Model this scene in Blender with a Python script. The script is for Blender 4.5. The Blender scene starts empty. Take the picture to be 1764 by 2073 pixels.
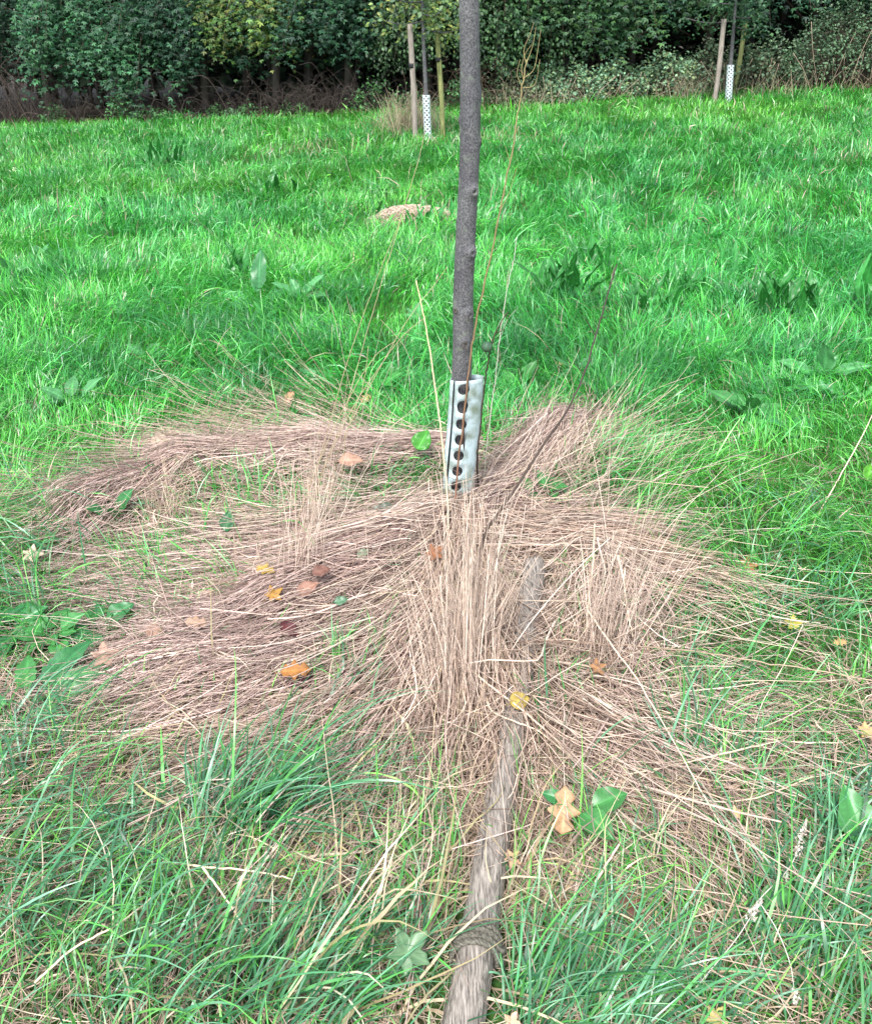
import bpy, math, random
import numpy as np
from mathutils import Vector, Matrix
rng = np.random.default_rng(11)
random.seed(5)
D2R = math.pi / 180
# ------------------------------------------------------------------ camera, sky, sun, exposure
CAM_H, PITCH, FOC, CX, CY = 1.62, 29.4 * D2R, 1764.0, 882.0, 1036.5
sc = bpy.context.scene
cd = bpy.data.cameras.new('camera'); cam = bpy.data.objects.new('camera', cd)
sc.collection.objects.link(cam); sc.camera = cam
cam.location = (0, 0, CAM_H); cam.rotation_euler = (math.pi / 2 - PITCH, 0, 0)
cd.sensor_fit = 'HORIZONTAL'; cd.sensor_width = 36; cd.lens = 36.0
cd.clip_start = 0.05; cd.clip_end = 500
w = bpy.data.worlds.new('World'); sc.world = w; w.use_nodes = True
nt = w.node_tree; bg = nt.nodes['Background']
sky = nt.nodes.new('ShaderNodeTexSky'); sky.sky_type = 'NISHITA'; sky.sun_disc = False
SUN_EL, SUN_AZ = 55 * D2R, 200 * D2R
sky.sun_elevation = SUN_EL; sky.sun_rotation = SUN_AZ; sky.air_density = 1.0; sky.dust_density = 1.0; sky.ozone_density = 1.0
hs = nt.nodes.new('ShaderNodeHueSaturation'); hs.inputs['Saturation'].default_value = 0.42
nt.links.new(sky.outputs[0], hs.inputs['Color']); nt.links.new(hs.outputs[0], bg.inputs['Color'])
bg.inputs['Strength'].default_value = 0.115
sd = bpy.data.lights.new('sun', 'SUN'); sun = bpy.data.objects.new('sun', sd); sc.collection.objects.link(sun)
sd.energy = 1.5; sd.angle = 13 * D2R; sd.color = (1, 0.985, 0.965)
sdir = Vector((math.sin(SUN_AZ) * math.cos(SUN_EL), math.cos(SUN_AZ) * math.cos(SUN_EL), math.sin(SUN_EL)))
sun.rotation_euler = sdir.to_track_quat('Z', 'Y').to_euler(); sun.location = (0, 0, 12)
sc.view_settings.view_transform = 'Standard'; sc.view_settings.look = 'None'
sc.view_settings.exposure = 2.02; sc.view_settings.gamma = 1.0
sc.cycles.max_bounces = 6; sc.cycles.diffuse_bounces = 3; sc.cycles.glossy_bounces = 2; sc.cycles.transmission_bounces = 4
sc.cycles.use_denoising = True

# ------------------------------------------------------------------ small tools
F = np.array([0, math.cos(PITCH), -math.sin(PITCH)]); U = np.array([0, math.sin(PITCH), math.cos(PITCH)]); R = np.array([1., 0, 0])
TAB = rng.random((256, 256))
def noise(x, y, s=1.0, seed=0):
    x = np.asarray(x, float) * s + seed * 17.31; y = np.asarray(y, float) * s + seed * 9.77
    xi = np.floor(x).astype(int); yi = np.floor(y).astype(int); fx = x - xi; fy = y - yi
    fx = fx * fx * (3 - 2 * fx); fy = fy * fy * (3 - 2 * fy)
    a = TAB[xi % 256, yi % 256]; b = TAB[(xi + 1) % 256, yi % 256]; c = TAB[xi % 256, (yi + 1) % 256]; d = TAB[(xi + 1) % 256, (yi + 1) % 256]
    return (a * (1 - fx) + b * fx) * (1 - fy) + (c * (1 - fx) + d * fx) * fy
def sstep(a, b, x):
    t = np.clip((np.asarray(x, float) - a) / (b - a), 0, 1); return t * t * (3 - 2 * t)
def ray(u, v): return F + R * ((u - CX) / FOC) + U * ((CY - v) / FOC)
def G0(u, v):
    d = ray(u, v); t = CAM_H / -d[2]; return d[0] * t, d[1] * t
def capsules(x, y, caps, amp=True):
    """sum of soft ridges: (x0,y0,x1,y1,width,height)"""
    out = np.zeros_like(x, dtype=float)
    for (x0, y0, x1, y1, wd, h) in caps:
        dx, dy = x1 - x0, y1 - y0; L = dx * dx + dy * dy + 1e-9
        t = np.clip(((x - x0) * dx + (y - y0) * dy) / L, 0, 1)
        d2 = (x - x0 - t * dx) ** 2 + (y - y0 - t * dy) ** 2
        g = h * np.exp(-d2 / (wd * wd))
        out = np.maximum(out, g)
    return out
def cap(u0, v0, u1, v1, wd, h):
    a = G0(u0, v0); b = G0(u1, v1); return (a[0], a[1], b[0], b[1], wd, h)
MOUNDS = [cap(1060, 1000, 860, 1120, .11, .035), cap(860, 1090, 560, 1240, .15, .075), cap(560, 1240, 330, 1360, .16, .04),
          cap(890, 945, 640, 960, .13, .07), cap(640, 955, 380, 985, .16, .10), cap(380, 985, 170, 1050, .15, .06),
          cap(930, 1200, 930, 1400, .12, .08), cap(1200, 1170, 1215, 1300, .12, .06), cap(1120, 890, 1190, 940, .2, .06),
          cap(560, 1640, 640, 1700, .12, .05), cap(1200, 1480, 1260, 1540, .14, .03), cap(0, 1980, 300, 2050, .12, .03)]
def H(x, y):
    x = np.asarray(x, float); y = np.asarray(y, float)
    far = sstep(4.5, 15, y)
    z = 0.055 * x * far
    z = z + (noise(x, y, .45, 3) - .5) * .10 * sstep(3.5, 8, y) + (noise(x, y, 2.3, 5) - .5) * .05 * sstep(1, 6, y) + (noise(x, y, 6, 6) - .5) * .018
    return z + capsules(x, y, MOUNDS)
def G(u, v, up=0.0):
    d = ray(u, v); t = CAM_H / -d[2]
    lo, hi = .3, 60.
    ts = np.linspace(lo, hi, 4000); zz = CAM_H + d[2] * ts - H(d[0] * ts, d[1] * ts) - up
    k = np.argmax(zz < 0); t = ts[k]
    for _ in range(12):
        e = CAM_H + d[2] * t - float(H(d[0] * t, d[1] * t)) - up; t += e * .5
    return Vector((d[0] * t, d[1] * t, CAM_H + d[2] * t))
def GY(u, v, Y):
    d = ray(u, v); t = Y / d[1]; return Vector((d[0] * t, Y, CAM_H + d[2] * t))

COL = sc.collection
def link_mesh(name, verts, faces_flat, loop_start, mat, parent=None, cols=None, smooth=True):
    me = bpy.data.meshes.new(name)
    me.vertices.add(len(verts)); me.vertices.foreach_set('co', np.ascontiguousarray(verts, dtype=np.float32).ravel())
    me.loops.add(len(faces_flat)); me.loops.foreach_set('vertex_index', np.asarray(faces_flat, dtype=np.int32))
    me.polygons.add(len(loop_start)); me.polygons.foreach_set('loop_start', np.asarray(loop_start, dtype=np.int32))
    if smooth: me.polygons.foreach_set('use_smooth', np.ones(len(loop_start), dtype=bool))
    me.update(calc_edges=True); me.validate()
    if cols is not None:
        a = me.attributes.new('Col', 'FLOAT_COLOR', 'POINT')
        c = np.ones((len(verts), 4), dtype=np.float32); c[:, :3] = cols; a.data.foreach_set('color', c.ravel())
    me.materials.append(mat)
    o = bpy.data.objects.new(name, me); COL.objects.link(o)
    if parent: o.parent = parent
    return o
class MB:
    """collects numpy pieces (verts, quads/tris, colours) into one mesh"""
    def __init__(s): s.v = []; s.q = []; s.t = []; s.c = []; s.n = 0
    def add(s, v, q=None, t=None, c=None):
        v = np.asarray(v, float).reshape(-1, 3); s.v.append(v)
        if q is not None and len(q): s.q.append(np.asarray(q, int) + s.n)
        if t is not None and len(t): s.t.append(np.asarray(t, int) + s.n)
        if c is None: c = (1, 1, 1)
        c = np.asarray(c, float); s.c.append(np.broadcast_to(c, v.shape) if c.ndim == 1 else c)
        s.n += len(v)
    def build(s, name, mat, parent=None, loc=None, smooth=True):
        v = np.concatenate(s.v); c = np.concatenate(s.c)
        if loc is not None: v = v - np.array(loc)
        ff = []; ls = []; k = 0
        if s.q: q = np.concatenate(s.q); ff.append(q.ravel()); ls.append(np.arange(len(q)) * 4); k = len(q) * 4
        if s.t: t = np.concatenate(s.t); ff.append(t.ravel()); ls.append(np.arange(len(t)) * 3 + k)
        o = link_mesh(name, v, np.concatenate(ff), np.concatenate(ls), mat, parent, c, smooth)
        if loc is not None and parent is None: o.location = loc
        return o
def tag(o, label=None, cat=None, group=None, kind=None):
    if label: o['label'] = label
    if cat: o['category'] = cat
    if group: o['group'] = group
    if kind: o['kind'] = kind
    return o
def empty(name, loc, label, cat, group=None):
    o = bpy.data.objects.new(name, None); COL.objects.link(o); o.location = loc; o.empty_display_size = .1
    return tag(o, label, cat, group)

# ------------------------------------------------------------------ materials
def base_mat(name):
    m = bpy.data.materials.new(name); m.use_nodes = True; return m, m.node_tree, m.node_tree.nodes['Principled BSDF']
def strand_mat(name, rough=.42, trans=.3, spec=.5, var=.12, scale=60):
    m, n, p = base_mat(name)
    at = n.nodes.new('ShaderNodeAttribute'); at.attribute_name = 'Col'
    tc = n.nodes.new('ShaderNodeTexCoord'); no = n.nodes.new('ShaderNodeTexNoise'); no.inputs['Scale'].default_value = scale
    n.links.new(tc.outputs['Object'], no.inputs['Vector'])
    mr = n.nodes.new('ShaderNodeMapRange'); mr.inputs['To Min'].default_value = 1 - var * 2; mr.inputs['To Max'].default_value = 1 + var * 2
    n.links.new(no.outputs['Fac'], mr.inputs['Value'])
    mu = n.nodes.new('ShaderNodeVectorMath'); mu.operation = 'SCALE'
    n.links.new(at.outputs['Color'], mu.inputs[0]); n.links.new(mr.outputs[0], mu.inputs['Scale'])
    n.links.new(mu.outputs[0], p.inputs['Base Color']); p.inputs['Roughness'].default_value = rough
    p.inputs['Specular IOR Level'].default_value = spec
    if trans > 0:
        tr = n.nodes.new('ShaderNodeBsdfTranslucent'); mx = n.nodes.new('ShaderNodeMixShader'); mx.inputs[0].default_value = trans
        n.links.new(mu.outputs[0], tr.inputs['Color']); n.links.new(p.outputs[0], mx.inputs[1]); n.links.new(tr.outputs[0], mx.inputs[2])
        n.links.new(mx.outputs[0], n.nodes['Material Output'].inputs['Surface'])
    return m
M_GRASS = strand_mat('grass_blade', .34, .34, .6)
M_STRAW = strand_mat('dry_straw', .55, .12, .35, .2, 35)
M_LEAF = strand_mat('tree_leaf', .5, .3, .4, .15, 9)
M_HERB = strand_mat('broad_leaf', .38, .25, .5, .14, 45)
M_DEAD = strand_mat('fallen_leaf', .6, .15, .3, .22, 70)
M_TWIG = strand_mat('twig_bark', .65, 0, .3, .2, 60)
def noise_mat(name, c1, c2, scale, rough=.8, stretch=(1, 1, 1), bump=.3, c3=None, spec=.3, detail=8, bscale=None):
    m, n, p = base_mat(name)
    tc = n.nodes.new('ShaderNodeTexCoord'); mp = n.nodes.new('ShaderNodeMapping'); mp.inputs['Scale'].default_value = stretch
    n.links.new(tc.outputs['Object'], mp.inputs['Vector'])
    no = n.nodes.new('ShaderNodeTexNoise'); no.inputs['Scale'].default_value = scale; no.inputs['Detail'].default_value = detail; no.inputs['Roughness'].default_value = .65
    n.links.new(mp.outputs[0], no.inputs['Vector'])
    cr = n.nodes.new('ShaderNodeValToRGB'); e = cr.color_ramp.elements
    e[0].position = .33; e[0].color = (*c1, 1); e[1].position = .68; e[1].color = (*c2, 1)
    if c3: x = cr.color_ramp.elements.new(.52); x.color = (*c3, 1)
    n.links.new(no.outputs['Fac'], cr.inputs[0]); n.links.new(cr.outputs[0], p.inputs['Base Color'])
    p.inputs['Roughness'].default_value = rough; p.inputs['Specular IOR Level'].default_value = spec
    if bump:
        b = n.nodes.new('ShaderNodeBump'); b.inputs['Strength'].default_value = bump; b.inputs['Distance'].default_value = .004
        n.links.new(no.outputs['Fac'], b.inputs['Height']); n.links.new(b.outputs[0], p.inputs['Normal'])
    return m
M_SOIL = noise_mat('meadow_soil', (.03, .024, .012), (.045, .14, .02), 9, .95, bump=.6, c3=(.035, .085, .014))
M_LITTER = noise_mat('leaf_litter', (.012, .009, .006), (.06, .04, .026), 14, .95, bump=.8, c3=(.028, .019, .012))
M_STAKE = noise_mat('weathered_wood', (.05, .042, .034), (.33, .28, .235), 22, .8, (5, 5, .55), .9, (.17, .145, .12))
M_STAKEF = noise_mat('stake_wood', (.15, .125, .105), (.33, .285, .24), 14, .85, (4, 4, .5), .4)
M_STAKEG = noise_mat('mossy_stake_wood', (.07, .09, .03), (.30, .30, .12), 14, .85, (4, 4, .5), .4)
M_ROPE = noise_mat('old_rope', (.045, .042, .034), (.20, .185, .145), 160, .95, (1, 1, 1), .8)
M_BLACK = noise_mat('black_rubber', (.008, .008, .008), (.02, .02, .02), 30, .6, bump=0)
# smooth grey bark, finely speckled
def bark_mat():
    m, n, p = base_mat('grey_bark')
    tc = n.nodes.new('ShaderNodeTexCoord')
    a = n.nodes.new('ShaderNodeTexNoise'); a.inputs['Scale'].default_value = 330; a.inputs['Detail'].default_value = 3
    mp = n.nodes.new('ShaderNodeMapping'); mp.inputs['Scale'].default_value = (1, 1, .55); n.links.new(tc.outputs['Object'], mp.inputs[0]); n.links.new(mp.outputs[0], a.inputs['Vector'])
    b = n.nodes.new('ShaderNodeTexNoise'); b.inputs['Scale'].default_value = 9; b.inputs['Detail'].default_value = 6; n.links.new(tc.outputs['Object'], b.inputs['Vector'])
    r1 = n.nodes.new('ShaderNodeValToRGB'); e = r1.color_ramp.elements; e[0].position = .38; e[0].color = (.030, .029, .033, 1); e[1].position = .7; e[1].color = (.16, .156, .162, 1)
    n.links.new(a.outputs['Fac'], r1.inputs[0])
    r2 = n.nodes.new('ShaderNodeValToRGB'); e = r2.color_ramp.elements; e[0].position = .35; e[0].color = (.72, .70, .72, 1); e[1].position = .7; e[1].color = (1.15, 1.15, 1.1, 1)
    n.links.new(b.outputs['Fac'], r2.inputs[0])
    mu = n.nodes.new('ShaderNodeVectorMath'); mu.operation = 'MULTIPLY'; n.links.new(r1.outputs[0], mu.inputs[0]); n.links.new(r2.outputs[0], mu.inputs[1])
    lc = n.nodes.new('ShaderNodeTexNoise'); lc.inputs['Scale'].default_value = 26; lc.inputs['Detail'].default_value = 7; n.links.new(tc.outputs['Object'], lc.inputs['Vector'])
    lr = n.nodes.new('ShaderNodeMapRange'); lr.inputs['From Min'].default_value = .56; lr.inputs['From Max'].default_value = .66; lr.inputs['To Max'].default_value = .6; n.links.new(lc.outputs['Fac'], lr.inputs['Value'])
    m1 = n.nodes.new('ShaderNodeMix'); m1.data_type = 'RGBA'; n.links.new(lr.outputs[0], m1.inputs[0]); n.links.new(mu.outputs[0], m1.inputs[6]); m1.inputs[7].default_value = (.15, .175, .13, 1)
    mp2 = n.nodes.new('ShaderNodeMapping'); mp2.inputs['Scale'].default_value = (1, 1, 9); n.links.new(tc.outputs['Object'], mp2.inputs[0])
    ln = n.nodes.new('ShaderNodeTexNoise'); ln.inputs['Scale'].default_value = 34; ln.inputs['Detail'].default_value = 2; n.links.new(mp2.outputs[0], ln.inputs['Vector'])
    l2 = n.nodes.new('ShaderNodeMapRange'); l2.inputs['From Min'].default_value = .66; l2.inputs['From Max'].default_value = .72; l2.inputs['To Max'].default_value = .75; n.links.new(ln.outputs['Fac'], l2.inputs['Value'])
    m2 = n.nodes.new('ShaderNodeMix'); m2.data_type = 'RGBA'; n.links.new(l2.outputs[0], m2.inputs[0]); n.links.new(m1.outputs[2], m2.inputs[6]); m2.inputs[7].default_value = (.022, .02, .018, 1)
    n.links.new(m2.outputs[2], p.inputs['Base Color']); p.inputs['Roughness'].default_value = .7
    bu = n.nodes.new('ShaderNodeBump'); bu.inputs['Strength'].default_value = .5; bu.inputs['Distance'].default_value = .001
    n.links.new(a.outputs['Fac'], bu.inputs['Height']); n.links.new(bu.outputs[0], p.inputs['Normal'])
    return m
M_BARK = bark_mat()
def guard_mat():
    m, n, p = base_mat('pale_plastic')
    tc = n.nodes.new('ShaderNodeTexCoord'); a = n.nodes.new('ShaderNodeTexNoise'); a.inputs['Scale'].default_value = 18; a.inputs['Detail'].default_value = 8; n.links.new(tc.outputs['Object'], a.inputs['Vector'])
    r = n.nodes.new('ShaderNodeValToRGB'); e = r.color_ramp.elements; e[0].position = .32; e[0].color = (.17, .21, .16, 1); e[1].position = .58; e[1].color = (.42, .52, .54, 1)
    n.links.new(a.outputs['Fac'], r.inputs[0])
    sp = n.nodes.new('ShaderNodeTexNoise'); sp.inputs['Scale'].default_value = 210; n.links.new(tc.outputs['Object'], sp.inputs['Vector'])
    r2 = n.nodes.new('ShaderNodeValToRGB'); e = r2.color_ramp.elements; e[0].position = .28; e[0].color = (.25, .22, .18, 1); e[1].position = .34; e[1].color = (1, 1, 1, 1)
    n.links.new(sp.outputs['Fac'], r2.inputs[0])
    mu = n.nodes.new('ShaderNodeVectorMath'); mu.operation = 'MULTIPLY'; n.links.new(r.outputs[0], mu.inputs[0]); n.links.new(r2.outputs[0], mu.inputs[1])
    n.links.new(mu.outputs[0], p.inputs['Base Color']); p.inputs['Roughness'].default_value = .45
    # mud and algae splashed up from the foot, broken up by noise
    sx = n.nodes.new('ShaderNodeSeparateXYZ'); n.links.new(tc.outputs['Object'], sx.inputs[0])
    ad = n.nodes.new('ShaderNodeMath'); ad.operation = 'MULTIPLY_ADD'; ad.inputs[1].default_value = .34; n.links.new(a.outputs['Fac'], ad.inputs[0]); n.links.new(sx.outputs['Z'], ad.inputs[2])
    mr = n.nodes.new('ShaderNodeMapRange'); mr.inputs['From Min'].default_value = .42; mr.inputs['From Max'].default_value = .22; n.links.new(ad.outputs[0], mr.inputs['Value'])
    mx = n.nodes.new('ShaderNodeMix'); mx.data_type = 'RGBA'; n.links.new(mr.outputs[0], mx.inputs[0]); n.links.new(mu.outputs[0], mx.inputs[6]); mx.inputs[7].default_value = (.15, .15, .09, 1)
    n.links.new(mx.outputs[2], p.inputs['Base Color'])
    return m
M_GUARD = guard_mat()
M_GUARDF = noise_mat('white_plastic_mesh', (.40, .47, .47), (.58, .64, .64), 6, .5, bump=0)

# ------------------------------------------------------------------ builders
def tube_mb(mb, pts, rad, sides=8, col=(1, 1, 1), disp=None, caps=True):
    pts = np.asarray([tuple(p) for p in pts], float); n = len(pts); rad = np.broadcast_to(np.asarray(rad, float), (n,))
    tan = np.gradient(pts, axis=0); tan /= np.linalg.norm(tan, axis=1)[:, None] + 1e-12
    a = np.array([0, 0, 1.]) if abs(tan[0][2]) < .9 else np.array([0, -1., 0])
    x = np.cross(tan[0], a); x /= np.linalg.norm(x); vs = []
    for i in range(n):
        x = x - tan[i] * np.dot(x, tan[i]); x /= np.linalg.norm(x); y = np.cross(tan[i], x)
        an = np.arange(sides) / sides * 2 * math.pi
        r = rad[i] * (np.ones(sides) if disp is None else disp(i, an))
        vs.append(pts[i] + r[:, None] * (np.cos(an)[:, None] * x + np.sin(an)[:, None] * y))
    v = np.concatenate(vs); i, j = np.meshgrid(np.arange(n - 1), np.arange(sides), indexing='ij'); i = i.ravel(); j = j.ravel(); k = (j + 1) % sides
    q = np.stack([i * sides + j, i * sides + k, (i + 1) * sides + k, (i + 1) * sides + j], 1)
    t = []
    if caps:
        v = np.concatenate([v, pts[:1], pts[-1:]]); b = n * sides
        for j in range(sides):
            t.append((b, (j + 1) % sides, j)); t.append((b + 1, (n - 1) * sides + j, (n - 1) * sides + (j + 1) % sides))
    c = np.asarray(col, float)
    if c.ndim == 2:
        c = np.repeat(c, sides, 0)
        if caps: c = np.concatenate([c, c[:1], c[-1:]])
    mb.add(v, q, t, c)
def spline(pts, n):
    pts = np.asarray([tuple(p) for p in pts], float); m = len(pts)
    if m == 2: return pts[0] + (pts[1] - pts[0]) * np.linspace(0, 1, n)[:, None]
    P = np.concatenate([[2 * pts[0] - pts[1]], pts, [2 * pts[-1] - pts[-2]]]); out = []
    for s in np.linspace(0, m - 1 - 1e-6, n):
        k = int(s); t = s - k; a, b, c, d = P[k:k + 4]
        out.append(.5 * (2 * b + (c - a) * t + (2 * a - 5 * b + 4 * c - d) * t * t + (3 * b - a - 3 * c + d) * t ** 3))
    return np.array(out)
def ribbons(mb, path, side, wid, col0, col1):
    """path (K+1,n,3), side (K+1,n,3) unit, wid (K+1,n)"""
    K1, n, _ = path.shape
    a = path - side * wid[..., None] * .5; b = path + side * wid[..., None] * .5
    v = np.stack([a, b], 2)                     # K1,n,2,3
    idx = np.arange(K1 * n * 2).reshape(K1, n, 2)
    q = np.stack([idx[:-1, :, 0], idx[:-1, :, 1], idx[1:, :, 1], idx[1:, :, 0]], -1).reshape(-1, 4)
    t = np.linspace(0, 1, K1)[:, None, None]
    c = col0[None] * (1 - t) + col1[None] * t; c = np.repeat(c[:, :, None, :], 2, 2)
    mb.add(v.reshape(-1, 3), q, None, c.reshape(-1, 3))
def prisms(mb, path, wid, col0, col1):
    K1, n, _ = path.shape
    tan = np.gradient(path, axis=0); tan /= np.linalg.norm(tan, axis=-1, keepdims=True) + 1e-9
    up = np.zeros_like(tan); up[..., 2] = 1; up[..., 0] = .13
    x = np.cross(tan, up); x /= np.linalg.norm(x, axis=-1, keepdims=True) + 1e-9; y = np.cross(tan, x)
    an = rng.random(n)[None, :, None] * 6.28; vs = []
    for k in range(3):
        a = an + k * 2.0944; vs.append(path + (np.cos(a) * x + np.sin(a) * y) * wid[..., None] * .5)
    v = np.stack(vs, 2); idx = np.arange(K1 * n * 3).reshape(K1, n, 3); qs = []
    for k in range(3):
        m = (k + 1) % 3; qs.append(np.stack([idx[:-1, :, k], idx[:-1, :, m], idx[1:, :, m], idx[1:, :, k]], -1).reshape(-1, 4))
    t = np.linspace(0, 1, K1)[:, None, None]; c = col0[None] * (1 - t) + col1[None] * t; c = np.repeat(c[:, :, None, :], 3, 2)
    mb.add(v.reshape(-1, 3), np.concatenate(qs), None, c.reshape(-1, 3))
def blades(mb, x, y, L, W, az, el0, el1, K, col0, col1, droll=.5, azd=.3, kind='blade', zoff=0, pw=1.0, roll=None, kink=0):
    n = len(x); pos = np.stack([x, y, H(x, y) - .004 + zoff], 1); path = [pos]; azc = az.copy(); azv = rng.normal(0, azd, n)
    flo = rng.random(n) * .02 + .003; roll = rng.normal(0, droll, n) if roll is None else roll
    sides = []; ws = []
    for k in range(K + 1):
        t = k / K; el = el0 + (el1 - el0) * t ** pw
        s = np.stack([-np.sin(azc) * np.cos(roll), np.cos(azc) * np.cos(roll), np.sin(roll)], 1); sides.append(s)
        if kind == 'blade': ws.append(W * (0.55 + .45 * min(1, t * 3)) * max(.04, (1 - t ** 2.2)))
        else: ws.append(W * max(.3, 1 - .6 * t))
        if k < K:
            if kink: azc = azc + rng.normal(0, kink, n); el = el + rng.normal(0, kink * .7, n)
            azc = azc + azv / K
            st = (L / K)[:, None] * np.stack([np.cos(el) * np.cos(azc), np.cos(el) * np.sin(azc), np.sin(el)], 1)
            pos = pos + st; g = H(pos[:, 0], pos[:, 1]) + flo + zoff * .8; pos = pos.copy(); pos[:, 2] = np.maximum(pos[:, 2], g); path.append(pos)
    path = np.stack(path); wid = np.stack(ws)
    if kind == 'blade': ribbons(mb, path, np.stack(sides), wid, col0, col1)
    else: prisms(mb, path, wid, col0, col1)
def mixcol(n, palette, probs=None, jit=.15):
    pal = np.array(palette, float); k = rng.choice(len(pal), n, p=probs)
    k2 = rng.choice(len(pal), n, p=probs); f = rng.random(n)[:, None] * .5
    c = pal[k] * (1 - f) + pal[k2] * f
    return c * np.exp(rng.normal(0, jit, n))[:, None]
STRAW = [(.54, .40, .31), (.41, .29, .225), (.68, .54, .43), (.21, .14, .11), (.54, .42, .27)]
SP = [.34, .24, .16, .16, .10]

# ------------------------------------------------------------------ where the dry grass lies
SM = [cap(1150, 870, 1000, 1000, .22, 1), cap(1000, 1000, 700, 1180, .26, 1), cap(700, 1180, 350, 1370, .24, 1), cap(900, 930, 420, 975, .16, .95),
      cap(420, 975, 230, 1040, .15, .8), cap(640, 1010, 330, 1070, .13, .72), cap(500, 1110, 800, 1120, .2, .9), cap(930, 1100, 930, 1500, .22, 1), cap(1010, 1100, 1220, 1120, .2, .9), cap(1220, 1120, 1230, 1400, .2, .95),
      cap(1150, 1500, 1300, 1560, .18, .9), cap(400, 1500, 800, 1480, .17, .85), cap(1050, 1080, 1060, 1500, .2, .95), cap(1300, 1180, 1400, 1220, .12, .7),
      cap(640, 1730, 700, 1760, .12, .75), cap(300, 900, 560, 850, .2, .45), cap(560, 300, 680, 300, .5, .45), cap(960, 285, 1010, 290, .5, .5), cap(1740, 350, 1764, 350, .4, .6),
      cap(800, 445, 865, 445, .34, 1), cap(1600, 1600, 1764, 1560, .15, .55), cap(1280, 650, 1300, 660, .12, .4)]
def strawm(x, y): return capsules(x, y, SM)

# ------------------------------------------------------------------ ground
def make_sheet(name, xs, ys, mat, up=0.0, kind='structure'):
    X, Y = np.meshgrid(xs, ys, indexing='ij'); Z = H(X, Y) + up; v = np.stack([X, Y, Z], -1).reshape(-1, 3)
    nx, ny = len(xs), len(ys); i, j = np.meshgrid(np.arange(nx - 1), np.arange(ny - 1), indexing='ij'); i = i.ravel(); j = j.ravel()
    q = np.stack([i * ny + j, (i + 1) * ny + j, (i + 1) * ny + j + 1, i * ny + j + 1], 1)
    mb = MB(); mb.add(v, q); o = mb.build(name, mat); tag(o, kind=kind); return o
xs = np.unique(np.concatenate([np.linspace(-120, -14, 18), np.linspace(-14, -3, 50), np.linspace(-3, 3, 260), np.linspace(3, 14, 50), np.linspace(14, 120, 18)]))
ys = np.unique(np.concatenate([np.linspace(-40, -1, 14), np.linspace(-1, 5, 260), np.linspace(5, 24, 80), np.linspace(24, 220, 24)]))
gnd = make_sheet('ground', xs, ys, M_SOIL)
EDGE = [G(-450, 272), G(0, 258), G(300, 247), G(560, 240), G(760, 232), G(950, 223), G(1200, 208), G(1450, 196), G(1764, 182), G(2150, 172)]
EX = np.array([p.x for p in EDGE]); EY = np.array([p.y for p in EDGE])
EX = np.concatenate([[-40], EX, [40]]); EY = np.concatenate([[EY[0] + 4], EY, [EY[-1] - 1]])
def edge_y(x): return np.interp(x, EX, EY)
# woodland floor: its own sheet behind the field edge
xf = np.linspace(-36, 36, 120); vv = []
for x in xf:
    y0 = float(edge_y(x)) - .1 + .35 * (float(noise(x, 0, 1.3, 9)) - .5)
    for k, d in enumerate([0, .3, .8, 1.5, 3, 6, 12, 25, 45]):
        y = y0 + d; vv.append((x, y, float(H(x, y)) + .012 + min(d, 30) * .012))
vv = np.array(vv); ny = 9; i, j = np.meshgrid(np.arange(119), np.arange(ny - 1), indexing='ij'); i = i.ravel(); j = j.ravel()
mb = MB(); mb.add(vv, np.stack([i * ny + j, (i + 1) * ny + j, (i + 1) * ny + j + 1, i * ny + j + 1], 1)); tag(mb.build('woodland_floor', M_LITTER), kind='structure')

# ------------------------------------------------------------------ main young tree, its guard
TY = 2.83
trunk_uv = [(948, -60), (949, 0), (950, 60), (951, 150), (951, 250), (950, 320), (946, 400), (943, 460), (940, 520), (937, 600), (936, 700), (932, 800)]
tp = [GY(u, v, TY) for u, v in trunk_uv][::-1]
tp = [Vector((.078, 2.83, -.05)), Vector((.080, 2.83, .2)), Vector((.083, 2.83, .4))] + [p for p in tp if p.z > .45]
tp += [Vector((.09, 2.84, 2.2)), Vector((.10, 2.86, 2.9)), Vector((.08, 2.86, 3.6))]
TP = spline(tp, 420)
def trad(z): return np.interp(z, [-.05, .2, .65, 1.0, 1.3, 1.67, 2.3, 3.6], [.038, .0355, .0325, .0318, .0305, .0297, .026, .010])
def kz(v): return GY(950, v, TY).z
KN = [(kz(192), 0.1, .2, .022), (kz(244), 3.0, .16, .012), (kz(286), -.1, .16, .014), (kz(385), -1.05, .42, .018), (kz(508), -.9, .40, .018), (kz(535), -.8, .12, .012),
      (kz(625), -2.4, .12, .012), (kz(632), -.9, .34, .017), (kz(655), -.5, .1, .018), (kz(692), -1.35, .26, .02), (kz(75), -1.0, .06, .01), (kz(142), -1.4, .05, .006), (kz(450), -2.9, .10, .012), (kz(30), 2.6, .08, .02)]
SIDES = 64
an = np.arange(SIDES) / SIDES * 2 * math.pi
V = []
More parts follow.
